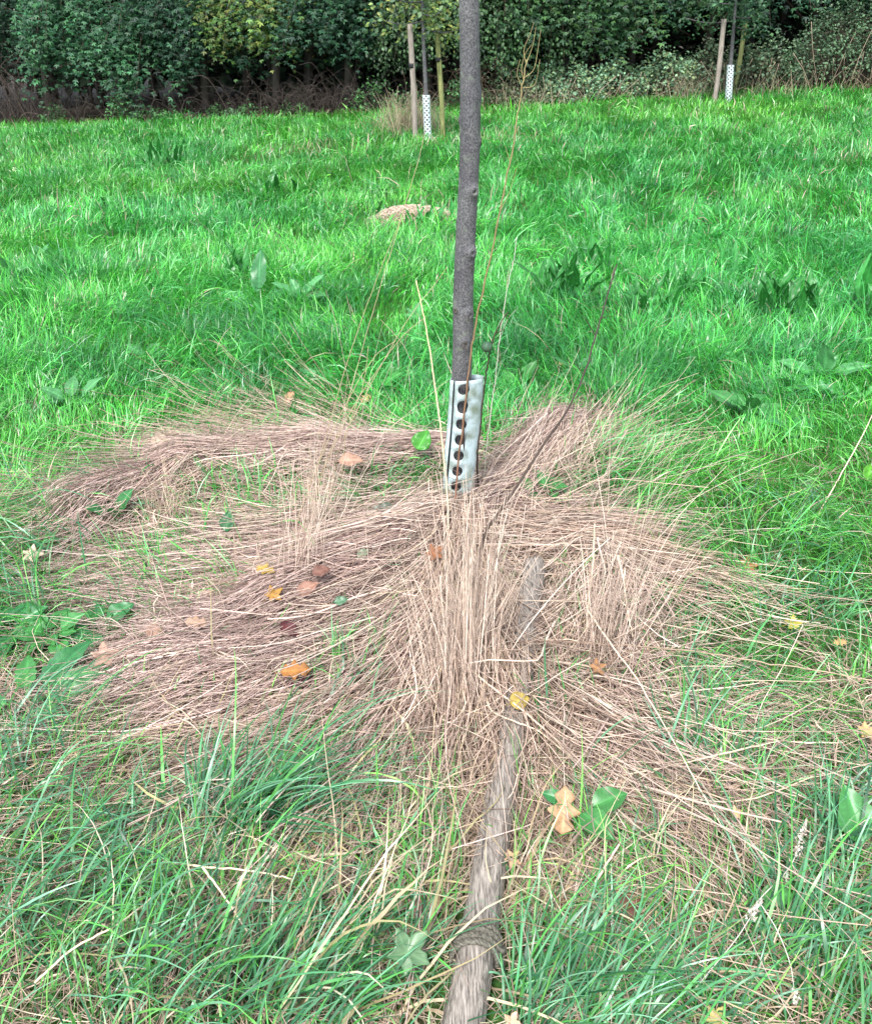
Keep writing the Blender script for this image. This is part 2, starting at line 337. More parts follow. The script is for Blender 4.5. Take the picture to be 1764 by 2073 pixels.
for p in TP:
    r = np.full(SIDES, float(trad(p[2])))
    r *= 1 + .03 * np.sin(an * 2 + p[2] * 3) + .02 * (noise(np.cos(an) * 1.5 + 5, p[2] * 14 + np.sin(an) * 1.5, 1, 2) - .5) * 2 + .03 * (noise(p[2] * 9, 0, 1, 4) - .5)
    for (z, a, amp, sz) in KN:
        da = (an - a + math.pi) % (2 * math.pi) - math.pi; d = np.sqrt((da * .031) ** 2 + (p[2] - z) ** 2)
        r *= 1 + amp * np.exp(-(d / sz) ** 2) - amp * .9 * np.exp(-(d / (sz * .33)) ** 2)
    for z in (kz(75), kz(142), kz(286) - .012, kz(455), kz(693)):   # growth scars that ring the stem
        r *= 1 - .025 * math.exp(-((p[2] - z) / .0018) ** 2) + .02 * math.exp(-((p[2] - z + .005) / .004) ** 2)
    V.append(np.stack([p[0] + r * np.cos(an), p[1] + r * np.sin(an), np.full(SIDES, p[2])], 1))
V = np.concatenate(V); n = len(TP); i, j = np.meshgrid(np.arange(n - 1), np.arange(SIDES), indexing='ij'); i = i.ravel(); j = j.ravel(); k = (j + 1) % SIDES
tree = empty('young_tree', (.078, 2.83, 0), 'slim grey barked young tree in the foreground, knobbly trunk rising from the plastic guard', 'tree')
mb = MB(); mb.add(V, np.stack([i * SIDES + j, i * SIDES + k, (i + 1) * SIDES + k, (i + 1) * SIDES + j], 1))
TL = tree.location
def under(o, root):
    o.parent = root; o.matrix_parent_inverse = Matrix.Translation(-root.location); return o
trunk = under(mb.build('trunk', M_BARK), tree)
M_KNOT = noise_mat('knot_wood', (.02, .017, .014), (.11, .095, .08), 120, .85, bump=.5)
for (z, a, amp, sz) in KN:
    if sz < .012 or amp < .12 or sz > .021: continue
    c = np.array([np.interp(z, TP[:, 2], TP[:, 0]), np.interp(z, TP[:, 2], TP[:, 1]), z]); rr = float(trad(z)) * (1 + .35 * amp)
    o = np.array([math.cos(a), math.sin(a), 0]); s = np.array([-math.sin(a), math.cos(a), 0]); mb = MB()
    for f, w_ in ((1, .0034), (.5, .0024)):
        th = np.linspace(0, 2 * math.pi, 20); pts = c + o * rr + (s * np.cos(th)[:, None] * sz * .62 * f + np.array([0, 0, 1.]) * np.sin(th)[:, None] * sz * .5 * f) - o * (np.cos(th) ** 2)[:, None] * (sz * f) ** 2 * .25 / rr
        tube_mb(mb, pts, w_, 6, caps=False)
    under(mb.build('knot', M_KNOT), tree)
# thin limbs and sparse leaves above the picture
mb = MB(); lb = MB()
def leafcloud(mb, c, nrm, size, cols, lobes=1, up=None):
    """leaf faces: centre c (n,3), normals, size (n,), lozenges; lobes>1 gives a lobed leaf"""
    n = len(c); nr = nrm / (np.linalg.norm(nrm, axis=1)[:, None] + 1e-9)
    r = rng.normal(0, 1, (n, 3)) if up is None else up + rng.normal(0, .25, (n, 3))
    t = r - nr * np.sum(r * nr, 1)[:, None]; t /= np.linalg.norm(t, axis=1)[:, None] + 1e-9; s = np.cross(nr, t)
    for a in ([0] if lobes == 1 else [-.95, 0, .95] if lobes == 3 else [-1.5, -.75, 0, .75, 1.5]):
        d = t * math.cos(a) + s * math.sin(a); e = -t * math.sin(a) + s * math.cos(a)
        L = size[:, None] * (1 if a == 0 else .85 if abs(a) < 1 else .6); W = L * (.33 if lobes == 1 else .21)
        p0 = c; p1 = c + d * L * .5 + e * W + nr * L * .08; p2 = c + d * L - nr * L * .08; p3 = c + d * L * .5 - e * W + nr * L * .08
        v = np.stack([p0, p1, p2, p3], 1).reshape(-1, 3); b = np.arange(n) * 4
        tr = np.concatenate([np.stack([b, b + 1, b + 2], 1), np.stack([b, b + 2, b + 3], 1)])
        mb.add(v, None, tr, np.repeat(cols, 4, 0))
for k in range(16):
    z = 2.3 + k * .08; a = k * 2.4; L = .7 - k * .02; b0 = np.array([np.interp(z, TP[:, 2], TP[:, 0]), 2.85, z]); e = b0 + np.array([math.cos(a) * L, math.sin(a) * L, L * .8])
    P = spline([b0, (b0 + e) / 2 + [0, 0, -.05], e], 8); tube_mb(mb, P, np.linspace(.008, .002, 8), 6)
    m = 60; c = P[rng.integers(2, 8, m)] + rng.normal(0, .09, (m, 3)); leafcloud(lb, c, rng.normal(0, .5, (m, 3)) + [0, 0, 1], rng.uniform(.05, .08, m), mixcol(m, [(.04, .10, .03), (.06, .12, .03)]))
under(mb.build('limbs', M_BARK), tree); under(lb.build('crown', M_LEAF), tree)

def perf_sheet(name, S, T, cols, rows, holes, hr, fmap, mat, thick=.0016, parent=None, m=4):
    """plastic sheet with real round holes, bent by fmap(s,t)"""
    cs, ct = S / cols, T / rows; mb = MB(); dd = {}; vs = []; qs = []
    def vid(s, t):
        k = (round(s, 6), round(t, 6))
        if k not in dd: dd[k] = len(vs); vs.append(k)
        return dd[k]
    for i in range(cols):
        for j in range(rows):
            s0, t0 = i * cs, j * ct
            if holes(i, j):
                per = [(a / m, 0) for a in range(m)] + [(1, a / m) for a in range(m)] + [(1 - a / m, 1) for a in range(m)] + [(0, 1 - a / m) for a in range(m)]
                out = [vid(s0 + a * cs, t0 + b * ct) for a, b in per]; inn = []
                for a, b in per:
                    th = math.atan2(b - .5, a - .5); inn.append(vid(s0 + cs / 2 + hr * math.cos(th), t0 + ct / 2 + hr * math.sin(th)))
                for k in range(4 * m): l = (k + 1) % (4 * m); qs.append((out[k], out[l], inn[l], inn[k]))
            else:
                for a in range(m):
                    for b in range(m): qs.append([vid(s0 + (a + da) * cs / m, t0 + (b + db) * ct / m) for da, db in ((0, 0), (1, 0), (1, 1), (0, 1))])
    mb.add([fmap(s, t) for s, t in vs], qs); o = mb.build(name, mat)
    md = o.modifiers.new('thickness', 'SOLIDIFY'); md.thickness = thick; md.offset = 0
    return o
S_ = 2 * math.pi * .0545 - .010
def gmap(s, t):
    f = t / .60; cx = .070 + .037 * f; cy = 2.815 + .012 * f; z = -.045 + t
    r = .050 + .0055 * f; a = -90 * D2R - 47 * D2R + s / .0545
    wob = 1 + .035 * math.sin(a * 2 + t * 6) * 1 + .02 * math.sin(t * 17 + a)
    zz = z + (.012 * math.sin(a + 2.6) if t > .5 else 0)
    flap = max(0, (.14 - t) / .14) * .018 * max(0, math.cos(a + 175 * D2R))
    return (cx + (r * wob + flap) * math.cos(a) * 1.04, cy + (r * wob + flap) * math.sin(a), zz)
guard = perf_sheet('tree_guard', S_, .60, 5, 10, lambda i, j: i in (0, 3) and j < 10, .0195, gmap, M_GUARD)
tag(guard, 'pale plastic guard with a column of round holes, round the foot of the foreground tree', 'tree guard')

# ------------------------------------------------------------------ fallen stake with rope
e1 = G(1080, 1148, .05); e0 = G(905, 2230, .05)
e1.z = float(H(e1.x, e1.y)) + .045; e0.z = float(H(e0.x, e0.y)) + .035
ns = 150; SPn = np.array([tuple(e0 + (e1 - e0) * t) for t in np.linspace(0, 1, ns)])
tt = np.linspace(0, 1, ns); SPn[:, 0] += .012 * np.sin(tt * 3.1) + .003 * np.sin(tt * 14); SPn[:, 2] += .012
ridge = rng.random(40)
def sdisp(i, a):
    t = i / ns
    return 1 + .035 * np.sin(a * 5 + t * 2) + .05 * (noise(np.cos(a) * 2.6 + 9, np.sin(a) * 2.6 + t * 2.2, 1, 7) - .5) + .022 * np.sin(a * 17 + t * 3) - .11 * np.clip((noise(a * 7, t * 3, 1, 8) - .74) * 8, 0, 1)
stake = empty('fallen_stake', (float(e0.x), float(e0.y), float(e0.z)), 'weathered grey wooden post lying in the grass, rope tied round it near the bottom edge', 'post')
mb = MB(); tube_mb(mb, SPn, .0375 * (1 - .05 * tt), 56, disp=sdisp)
M_STK2 = noise_mat('weathered_grey_wood', (.035, .03, .026), (.42, .365, .315), 55, .85, (5, .4, 5), .6, (.23, .20, .17))
under(mb.build('shaft', M_STK2), stake)
def rope_at(v):
    d = [abs(((CAM_H - p[2]) * math.cos(PITCH) * 0 + CY - FOC * np.dot(p - [0, 0, CAM_H], U) / np.dot(p - [0, 0, CAM_H], F)) - v) for p in SPn]; return int(np.argmin(d))
ri = rope_at(1925); rc = SPn[ri]; rt = SPn[ri + 1] - SPn[ri]; rt /= np.linalg.norm(rt)
rx = np.cross(rt, [0, 0, 1.]); rx /= np.linalg.norm(rx); ry = np.cross(rx, rt)
mb = MB(); turns = 3.4; N = 260; th = np.linspace(0, turns * 2 * math.pi, N)
base = rc + rx * (np.cos(th) * .0425)[:, None] + ry * (np.sin(th) * .0425)[:, None] + rt * ((th / (2 * math.pi) - turns / 2) * .0125 + .009 * np.sin(th + .5))[:, None]
tan = np.gradient(base, axis=0); tan /= np.linalg.norm(tan, axis=1)[:, None]; nn = base - rc; nn -= tan * np.sum(nn * tan, 1)[:, None]; nn /= np.linalg.norm(nn, axis=1)[:, None]; bb = np.cross(tan, nn)
for s in range(3):
    ph = th * 11 + s * 2.094; tube_mb(mb, base + nn * (.002 + np.cos(ph) * .0032)[:, None] + bb * (np.sin(ph) * .0032)[:, None], .0037, 7)
kn = spline([base[-1], base[-1] + rx * .006 + rt * .012 + ry * .006, rc + rx * .048 - rt * .004 + ry * .02, rc + rx * .05 + rt * .02 - ry * .01, rc + rx * .056 - rt * .02 - ry * .03], 40); tube_mb(mb, kn, .005, 8)
under(mb.build('rope', M_ROPE), stake)

# ------------------------------------------------------------------ background stakes and young trees
def bg_stake(u0, v0, u1, v1, D, r, mat, label, tie=None):
    b = GY(u1, v1, D); b.z = float(H(b.x, b.y)) - .05; t = GY(u0, v0, D)
    root = empty('tree_stake', b, label, 'stake', 'stakes beside the background trees')
    P = spline([b, (b + t) / 2 + Vector((.012, 0, 0)), t], 24); mb = MB(); tube_mb(mb, P, r, 12, disp=lambda i, a: 1 + .06 * np.sin(a * 3 + i * .3) + .04 * math.sin(i * 1.3)); under(mb.build('shaft', mat), root)
    if tie:
        f = (v1 - tie) / (v1 - v0); c = b + (t - b) * f; P = spline([c + Vector((0, 0, -.03)), c, c + Vector((0, 0, .03))], 4); mb = MB(); tube_mb(mb, P, r * 1.18, 14); under(mb.build('tie', M_BLACK), root)
def bg_tree(pts, D, r0, label, guard_label, gtop, gbot, crown_lo, spread, pal):
    P = [GY(u, v, D) for u, v in pts]; b = P[0].copy(); b.z = float(H(b.x, b.y)) - .05; P[0] = b
    top = P[-1]; zt = crown_lo + 2.2
    P += [Vector((top.x - .04, D, top.z + .8)), Vector((top.x, D, zt))]
    root = empty('young_tree', b, label, 'tree', 'young trees in the background'); Q = spline(P, 60)
    mb = MB(); tube_mb(mb, Q, np.linspace(r0, r0 * .3, 60), 12); lb = MB()
    for k in range(26):
        z = crown_lo - .12 + k * .085; i = int(np.argmin(abs(Q[:, 2] - z))); a = k * 2.399 + .4; L = spread * (1 - .5 * k / 26) * random.uniform(.75, 1.15)
        s = Q[i]; e = s + np.array([math.cos(a) * L, math.sin(a) * L, L * (.02 + .045 * k)]); mid = (s + e) / 2 + [0, 0, -.06]
        B = spline([s, mid, e], 9); tube_mb(mb, B, np.linspace(.014, .004, 9), 6)
        m = 120 if k < 9 else 70; idx = rng.integers(2, 9, m); c = B[idx] + rng.normal(0, .10, (m, 3)) + [0, 0, -.02]
        leafcloud(lb, c, rng.normal(0, .6, (m, 3)) + [0, -.3, 1], rng.uniform(.05, .10, m), mixcol(m, pal, None, .2))
    under(mb.build('trunk', M_BARK), root); under(lb.build('crown', M_LEAF), root)
    g0 = GY(pts[0][0], gbot, D); g1 = GY(pts[1][0], gtop, D); g0.z = float(H(g0.x, g0.y)); T = g1.z - g0.z; gr = r0 + .018; S = 2 * math.pi * gr
    def fm(s, t):
        f = t / T; c = g0 + (g1 - g0) * f; a = s / gr; return (c.x + gr * math.cos(a), c.y + gr * math.sin(a), g0.z + t)
    g = perf_sheet('tree_guard', S, T, 10, 20, lambda i, j: (i + j) % 2 == 0, .0145, fm, M_GUARDF, .003, None, 2)
    tag(g, guard_label, 'tree guard', 'white mesh guards in the background')
    return root
DL, DR = 14.4, 18.0
bg_stake(829, 48, 840, 262, DL, .041, M_STAKEF, 'pale grey brown stake in dry grass, left of the thin tree with the white guard', 118)
bg_stake(883, 50, 897, 258, DL + .25, .038, M_STAKEG, 'greenish mossy stake right of the white guard, seen just left of the big trunk', 108)
bg_tree([(866, 266), (862, 192), (857, 90), (854, 0)], DL + .1, .038, 'thin young tree with yellow green leaves between two stakes, just left of the big trunk', 'white mesh guard between the two stakes just left of the big trunk', 192, 268, 1.66, .70, [(.10, .18, .05), (.17, .25, .06), (.08, .15, .08), (.26, .27, .07)])
bg_stake(1465, 38, 1446, 200, DR, .045, M_STAKEF, 'pale leaning stake left of the background tree at the upper right, by the brambles')
bg_stake(1508, 44, 1490, 150, DR + 1.3, .045, M_STAKEG, 'greyish green stake half hidden behind the background tree at the upper right')
bg_tree([(1475, 195), (1478, 130), (1483, 70), (1487, 20)], DR + .1, .044, 'grey young tree with dark green leaves beside the brambles at the upper right', 'white mesh guard on the grey tree trunk at the upper right', 131, 193, 1.66, .85, [(.03, .09, .035), (.05, .12, .04), (.04, .10, .05)])

# ------------------------------------------------------------------ meadow grass (stuff)
def wedge(n, y0, y1, m0=.9, pad=.6):
    """points in a widened view wedge between two distances"""
    y = np.sqrt(rng.random(n) * (y1 ** 2 - y0 ** 2) + y0 ** 2); x = (rng.random(n) * 2 - 1) * (y * .64 + m0); return x, y
def wedge_area(y0, y1, m0): return (y1 ** 2 - y0 ** 2) * .64 + 2 * m0 * (y1 - y0)
def stake_keep(x, y):
    d = e1 - e0; t = np.clip(((x - e0.x) * d.x + (y - e0.y) * d.y) / (d.x ** 2 + d.y ** 2), 0, 1); return np.hypot(x - e0.x - t * d.x, y - e0.y - t * d.y)
def green(mb, y0, y1, dens, L0, W0, K, seed, m0=.9, mound=0.):
    x, y = wedge(int(dens * wedge_area(y0, y1, m0)), y0, y1, m0)
    s = strawm(x, y); near = 1 - sstep(1.7, 2.6, y); keep = rng.random(len(x)) > np.maximum(s * .97, near * .35)
    keep &= (y < edge_y(x) + .15 + .5 * (noise(x, y, 1.2, 21) - .5)) & (stake_keep(x, y) > .045)
    patch = noise(x, y, 1.1, 14); keep &= rng.random(len(x)) < .72 + .6 * patch
    x = x[keep]; y = y[keep]; s = s[keep]; n = len(x)
    tuft = noise(x, y, 3.1, 12) * .6 + noise(x, y, 7.5, 13) * .4
    L = L0 * (.35 + 1.35 * tuft ** 1.2) * np.exp(rng.normal(0, .28, n)) * (1 - .35 * s)
    az = noise(x, y, .9, 15) * 9 + noise(x, y, 4, 16) * 4 + rng.normal(0, .9, n)
    el0 = np.clip(rng.normal(1.25, .22, n), .4, 1.55); el1 = el0 - rng.uniform(.3, 2.0, n) * (.5 + tuft)
    g1 = noise(x, y, .55, 17)[:, None]; g2 = noise(x, y, 2.4, 18)[:, None]
    a = mixcol(n, [(.030, .235, .024), (.020, .165, .022), (.070, .34, .045), (.04, .24, .06), (.13, .40, .14)], [.36, .22, .22, .12, .08], .3)  # the palest green paints highlights onto a few blades
    yel = np.array([1.5, 1.12, .75]); blu = np.array([.85, .85, 1.75])
    a = a * (1 + (yel - 1) * np.clip(g1 * 1.6 - .6, 0, 1)) * (1 + (blu - 1) * np.clip(g2 * 1.5 - .55, 0, 1) * .6)
    nr = (1 - sstep(1.6, 4.2, y))[:, None]; a = a * (1 + (np.array([1.7, .95, 1.45]) - 1) * nr); a = 1.1 * a * (1 + .42 * (1 - sstep(6, 11, y))[:, None])  # last factor brightens nearer blade colour to offset shade between the blades
    fr = sstep(7, 18, y)[:, None]; a = a * (1 + (np.array([1.25, 1.1, .85]) - 1) * fr)
    dead = rng.random(n) < .03 + .05 * nr[:, 0] + .2 * s; a[dead] = mixcol(int(dead.sum()), STRAW, SP, .2) * .9
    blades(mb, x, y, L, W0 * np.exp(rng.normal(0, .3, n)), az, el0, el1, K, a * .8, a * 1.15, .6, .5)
mb = MB()
green(mb, .35, 2.2, 3600, .13, .0038, 6, 1, .5)
green(mb, 2.2, 4.2, 5200, .13, .0046, 5, 2, .6)
green(mb, 4.2, 7.5, 3000, .15, .0062, 4, 3, .7)
green(mb, 7.5, 13, 1200, .16, .0105, 3, 4, 1.2)
green(mb, 13, 25.5, 520, .15, .014, 2, 5, 2.5)
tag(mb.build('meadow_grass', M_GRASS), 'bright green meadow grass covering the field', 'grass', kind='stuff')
# thick darker tussocks out in the field and broad blades
mb = MB()
TU = [(230, 400), (340, 470), (700, 500), (140, 560), (1130, 640), (1350, 520), (1450, 430), (1600, 480), (450, 700), (860, 560), (1230, 420), (1680, 680), (90, 760), (620, 720), (1080, 470), (380, 300), (690, 290), (1300, 330), (1550, 330), (1700, 250), (200, 300)]
for q in range(150):
    TU.append((rng.uniform(-150, 1914), 270 + rng.random() ** 1.5 * 560))
for (u, v) in TU:
    c = G(u, v); d = c.y; n = int(150 if d < 7 else 80); sg = .07 + .012 * d
    if float(strawm(np.array([c.x]), np.array([c.y]))[0]) > .5: continue
    x = c.x + rng.normal(0, sg, n); y = c.y + rng.normal(0, sg, n); ok = y < edge_y(x); x = x[ok]; y = y[ok]; n = len(x); az = np.arctan2(y - c.y, x - c.x) + rng.normal(0, .7, n)
    col = mixcol(n, [(.016, .125, .022), (.022, .15, .045), (.03, .19, .04)], None, .2)
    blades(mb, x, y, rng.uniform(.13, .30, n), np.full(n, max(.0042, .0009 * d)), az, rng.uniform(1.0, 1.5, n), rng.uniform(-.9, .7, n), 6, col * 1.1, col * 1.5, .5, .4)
tag(mb.build('grass_tussocks', M_GRASS), 'thicker dark green grass tussocks scattered over the field', 'grass', kind='stuff')

# ------------------------------------------------------------------ the flattened dry grass (stuff)
def flow(mb, pts, n, wid, Ls, W=.0021, jit=.10, thick=.04, lift=.0, liftp=2, fan=0., pal=STRAW, pr=SP, K=9, bend=.03, s_lo=-.05, s_hi=1., dark=1.):
    """combed stems: each follows the spine through the view points, lying on the mound"""
    n = int(n * .55); g = np.array([G0(u, v) for u, v in pts]); sp = spline([(a, b, 0) for a, b in g], 160)[:, :2]
    seg = np.r_[0, np.cumsum(np.linalg.norm(np.diff(sp, axis=0), axis=1))]; tot = seg[-1]
    s0 = rng.uniform(s_lo, s_hi, n) * tot; L = Ls * np.minimum(np.exp(rng.normal(0, .35, n)), 1.6); kd = np.where(rng.random(n) < .22, rng.normal(0, .55, n), 0); tk = rng.uniform(.2, .8, n); off = rng.normal(0, 1, n); ja = rng.normal(0, jit, n)
    ly = rng.random(n); kx = rng.normal(0, bend, n); lf = np.abs(rng.normal(0, 1, n)) * lift; ph = rng.random(n) * 6.28; path = []
    for k in range(K + 1):
        t = k / K; s = s0 + L * t; sc_ = np.clip(s, 0, tot); bx = np.interp(sc_, seg, sp[:, 0]); by = np.interp(sc_, seg, sp[:, 1])
        ee = .02; dx = np.interp(sc_ + ee, seg, sp[:, 0]) - np.interp(sc_ - ee, seg, sp[:, 0]); dy = np.interp(sc_ + ee, seg, sp[:, 1]) - np.interp(sc_ - ee, seg, sp[:, 1]); m = np.hypot(dx, dy) + 1e-9; dx /= m; dy /= m
        ex = s - sc_; w_ = np.interp(sc_ / tot, np.linspace(0, 1, len(wid)), wid)
        o = off * w_ * (1 + fan * t) + np.tan(ja) * L * t + np.tan(kd) * L * np.maximum(0, t - tk) + kx * np.sin(3.14 * t) + .006 * np.sin(ph + t * 7)
        x = bx + dx * ex - dy * o; y = by + dy * ex + dx * o
        z = H(x, y) + .006 + ly * thick * np.exp(-(off * .6) ** 2) + lf * (t ** liftp) * L * 2 + .004 * np.sin(ph * 2 + t * 9)
        path.append(np.stack([x, y, z], 1))
    path = np.stack(path); c = mixcol(n, pal, pr, .22) * dark
    wd = 1.5 * W * np.exp(rng.normal(0, .3, n)); wd = np.stack([wd * (1 - .55 * k / K) for k in range(K + 1)])
    prisms(mb, path, wd, c, c * rng.uniform(.85, 1.25, n)[:, None])
mb = MB()
PUR = [(.52, .375, .315), (.37, .255, .22), (.64, .485, .42), (.19, .125, .105), (.74, .59, .52)]
PALE0 = [(.60, .48, .39), (.50, .385, .31), (.68, .57, .48), (.42, .31, .24), (.62, .50, .35)]
# combed swathe from the upper right, past the guard, down to the left
flow(mb, [(1200, 830), (1110, 920), (1010, 1020), (860, 1115), (680, 1195), (470, 1300), (300, 1390)], 3300, [.10, .10, .07, .09, .13, .17, .20], .5, .0022, .10, .06, .04, pal=PUR, s_hi=.8)
flow(mb, [(1060, 960), (960, 1040), (860, 1095), (700, 1175), (540, 1255)], 2600, [.05, .06, .06, .07, .09], .5, .0020, .05, .055, pal=PUR, bend=.01)
flow(mb, [(980, 1100), (880, 1180), (760, 1260), (600, 1330), (400, 1400), (240, 1440)], 2500, [.10, .12, .13, .13, .15, .15], .45, .0022, .16, .05, .03, pal=PUR, s_hi=.8)
flow(mb, [(960, 1180), (880, 1300), (780, 1420), (640, 1500), (420, 1560)], 2000, [.10, .12, .14, .16, .16], .4, .0022, .22, .04, .04, pal=STRAW)
# upper left arch
flow(mb, [(930, 915), (780, 930), (640, 930), (480, 945), (350, 970), (220, 1020), (90, 1100), (-20, 1180)], 3600, [.09, .09, .10, .10, .11, .12, .14, .14], .45, .0022, .13, .07, .05, pal=PUR, s_hi=.72)
flow(mb, [(700, 900), (560, 900), (420, 910), (300, 940), (150, 1000)], 900, [.10, .12, .12, .12, .12], .4, .0020, .2, .06, .12, pal=STRAW)
# flat mat between arch and swathe
flow(mb, [(880, 1010), (740, 1060), (560, 1110), (380, 1140), (250, 1160)], 2600, [.14, .15, .16, .14, .10], .42, .0021, .18, .03, .03, pal=PUR)
flow(mb, [(820, 1180), (660, 1190), (480, 1200), (300, 1230)], 1500, [.10, .12, .12, .10], .35, .0021, .25, .02, .03, pal=PUR)
# loose fan at the upper right of the tree: tips in the air
flow(mb, [(1010, 1010), (1110, 955), (1240, 880), (1420, 790)], 330, [.10, .12, .15, .18], .5, .0019, .16, .05, .07, 1.6, .8, pal=STRAW, s_lo=-.2, s_hi=.5)
flow(mb, [(1000, 1040), (1110, 1020), (1240, 990), (1380, 960)], 220, [.10, .14, .2, .22],   .45, .0018, .25, .04, .10, 1.6, .6, pal=STRAW, s_lo=-.2, s_hi=.4)
# right side arch and its tangle
flow(mb, [(1010, 1080), (1130, 1090), (1250, 1120), (1370, 1170), (1480, 1230)], 1100, [.09, .10, .10, .09, .08], .36, .0021, .18, .07, .05, pal=STRAW, s_hi=.62)
flow(mb, [(1010, 1060), (1090, 1050), (1190, 1070)], 800, [.10, .10, .10], .3, .0021, .35, .04, .05, pal=PUR)
flow(mb, [(1230, 1130), (1180, 1240), (1130, 1360), (1090, 1500)], 1000, [.09, .11, .11, .09], .4, .0022, .2, .05, .06, pal=STRAW)
flow(mb, [(1200, 1200), (1230, 1320), (1270, 1440), (1300, 1560)], 800, [.09, .12, .14, .14], .4, .0022, .28, .04, .06, pal=PUR)
flow(mb, [(990, 1350), (1100, 1460), (1190, 1530), (1300, 1590)], 650, [.06, .10, .12, .15], .4, .0022, .35, .04, .08, pal=STRAW)
flow(mb, [(1320, 1580), (1250, 1560), (1130, 1560), (1040, 1590)], 800, [.12, .12, .10, .06], .35, .0021, .4, .03, .06, pal=STRAW)
if 0: flow(mb, [(1764, 1450), (1560, 1500), (1400, 1560)], 260, [.12, .14, .14], .35, .0021, .5, .02, .06, pal=STRAW)
# sheaf falling from the tree base over the left of the post
flow(mb, [(940, 1030), (932, 1150), (925, 1290), (915, 1420), (905, 1560)], 2000, [.045, .045, .06, .085, .11], .5, .0024, .07, .11, .03, fan=.5, pal=STRAW, s_hi=.7)
flow(mb, [(960, 1150), (990, 1260), (1010, 1400), (1020, 1560)], 450, [.04, .05, .05, .05], .4, .0024, .12, .12, .05, pal=STRAW, s_hi=.7)
flow(mb, [(925, 1200), (860, 1330), (790, 1460), (720, 1560)], 1000, [.05, .08, .10, .12], .45, .0023, .14, .08, .03, fan=.6, pal=PUR)
# upper edge wisps
flow(mb, [(880, 900), (760, 880), (620, 850), (480, 830)], 420, [.12, .14, .16, .18], .4, .0018, .35, .05, .12, pal=STRAW)
flow(mb, [(720, 990), (560, 1010), (400, 1040), (300, 1080)], 420, [.07, .09, .10, .10], .3, .0021, .4, .03, .06, pal=STRAW)
flow(mb, [(960, 1290), (1040, 1330), (1130, 1350)], 130, [.08, .09, .09], .24, .0024, .45, .07, .10, pal=PALE0)
flow(mb, [(1140, 1180), (1060, 1290), (990, 1400), (960, 1500)], 260, [.05, .06, .07, .06], .3, .0023, .25, .08, .05, pal=PALE0)
flow(mb, [(1060, 1420), (1010, 1540), (980, 1680)], 120, [.04, .05, .05], .26, .0022, .25, .08, .04, pal=STRAW)
# thatch everywhere in the foreground
def thatch(n, y0, y1, L0, W, capz=.05, keepf=None, m0=.5, zoff=.0, k=7, kink=.16, pal=STRAW, el=(.0, .35), el1=(-.5, .1), jit=.25):
    x, y = wedge(n, y0, y1, m0); s = strawm(x, y); kp = rng.random(n) < (keepf(x, y, s)); kp &= stake_keep(x, y) > .055; x = x[kp]; y = y[kp]; n = len(x)
    c = mixcol(n, pal, SP, jit); az = noise(x, y, 2.2, 31) * 8 + rng.normal(0, 1.0, n)
    blades(mb, x, y, L0 * np.exp(rng.normal(0, .35, n)), W * np.exp(rng.normal(0, .3, n)), az, rng.uniform(*el, n), rng.uniform(*el1, n), k, c, c * 1.05, .8, .8, 'stem', zoff, kink=kink)
thatch(12500, .35, 1.9, .18, .0027, keepf=lambda x, y, s: (.95 - .25 * s) * (1 - .3 * sstep(.25, .6, x)))
thatch(8000, 1.9, 3.6, .16, .0026, keepf=lambda x, y, s: .12 + .75 * s)
thatch(7500, 1.5, 3.4, .17, .0026, keepf=lambda x, y, s: .05 + .7 * s, zoff=.03, pal=PUR)
for pts_, n_, w_ in [([(1150, 880), (1000, 1030), (860, 1115), (680, 1195), (450, 1310)], 420, [.1, .07, .09, .14, .18]), ([(960, 1110), (860, 1200), (740, 1290), (560, 1370)], 300, [.1, .12, .13, .14]),
                     ([(900, 920), (640, 935), (420, 965), (230, 1030)], 330, [.09, .1, .11, .12]), ([(880, 1020), (640, 1090), (400, 1140)], 260, [.14, .16, .14]), ([(940, 1100), (925, 1300), (905, 1500)], 320, [.05, .07, .11]),
                     ([(960, 1200), (860, 1340), (720, 1500)], 220, [.08, .13, .15]), ([(1010, 1090), (1200, 1120), (1380, 1190)], 200, [.1, .1, .1]), ([(1230, 1150), (1160, 1330), (1120, 1480)], 160, [.1, .12, .12]), ([(1050, 1380), (1180, 1490), (1310, 1560)], 150, [.1, .13, .14])]:
    flow(mb, pts_, n_, w_, .42, .0026, .2, .10, .04, pal=PALE0, s_hi=.7)
n = 2600; x, y = wedge(n, 1.5, 3.6, .3); kp = (rng.random(n) < strawm(x, y)) & (stake_keep(x, y) > .04); x = x[kp]; y = y[kp]; n = len(x); cc = mixcol(n, [(.52, .40, .30), (.62, .50, .38), (.40, .28, .2), (.30, .2, .14)], None, .2)
blades(mb, x, y, rng.uniform(.05, .2, n), rng.uniform(.003, .0055, n), rng.random(n) * 6.28, rng.uniform(0, .5, n), rng.uniform(-.9, .3, n), 6, cc, cc, .8, .9, 'blade', .045, kink=.2)
for q in range(46):
    u = rng.uniform(150, 1450); v = rng.uniform(930, 1580); a = rng.uniform(-.6, .9); d = rng.uniform(120, 260)
    flow(mb, [(u, v), (u + d * .5, v - d * .5 * a * .5 + rng.normal(0, 14)), (u + d, v - d * a * .5)] if float(strawm(*[np.array([g_]) for g_ in G0(u, v)])[0]) > .4 else [(700, 1100), (760, 1090), (820, 1085)], 22, [.05, .06, .05], .3, .0024, .45, .05, .10, 1.2, pal=PALE0)
tag(mb.build('dry_grass_mat', M_STRAW), 'flattened mat of dry straw coloured grass combed round the tree base', 'dry grass', kind='stuff')
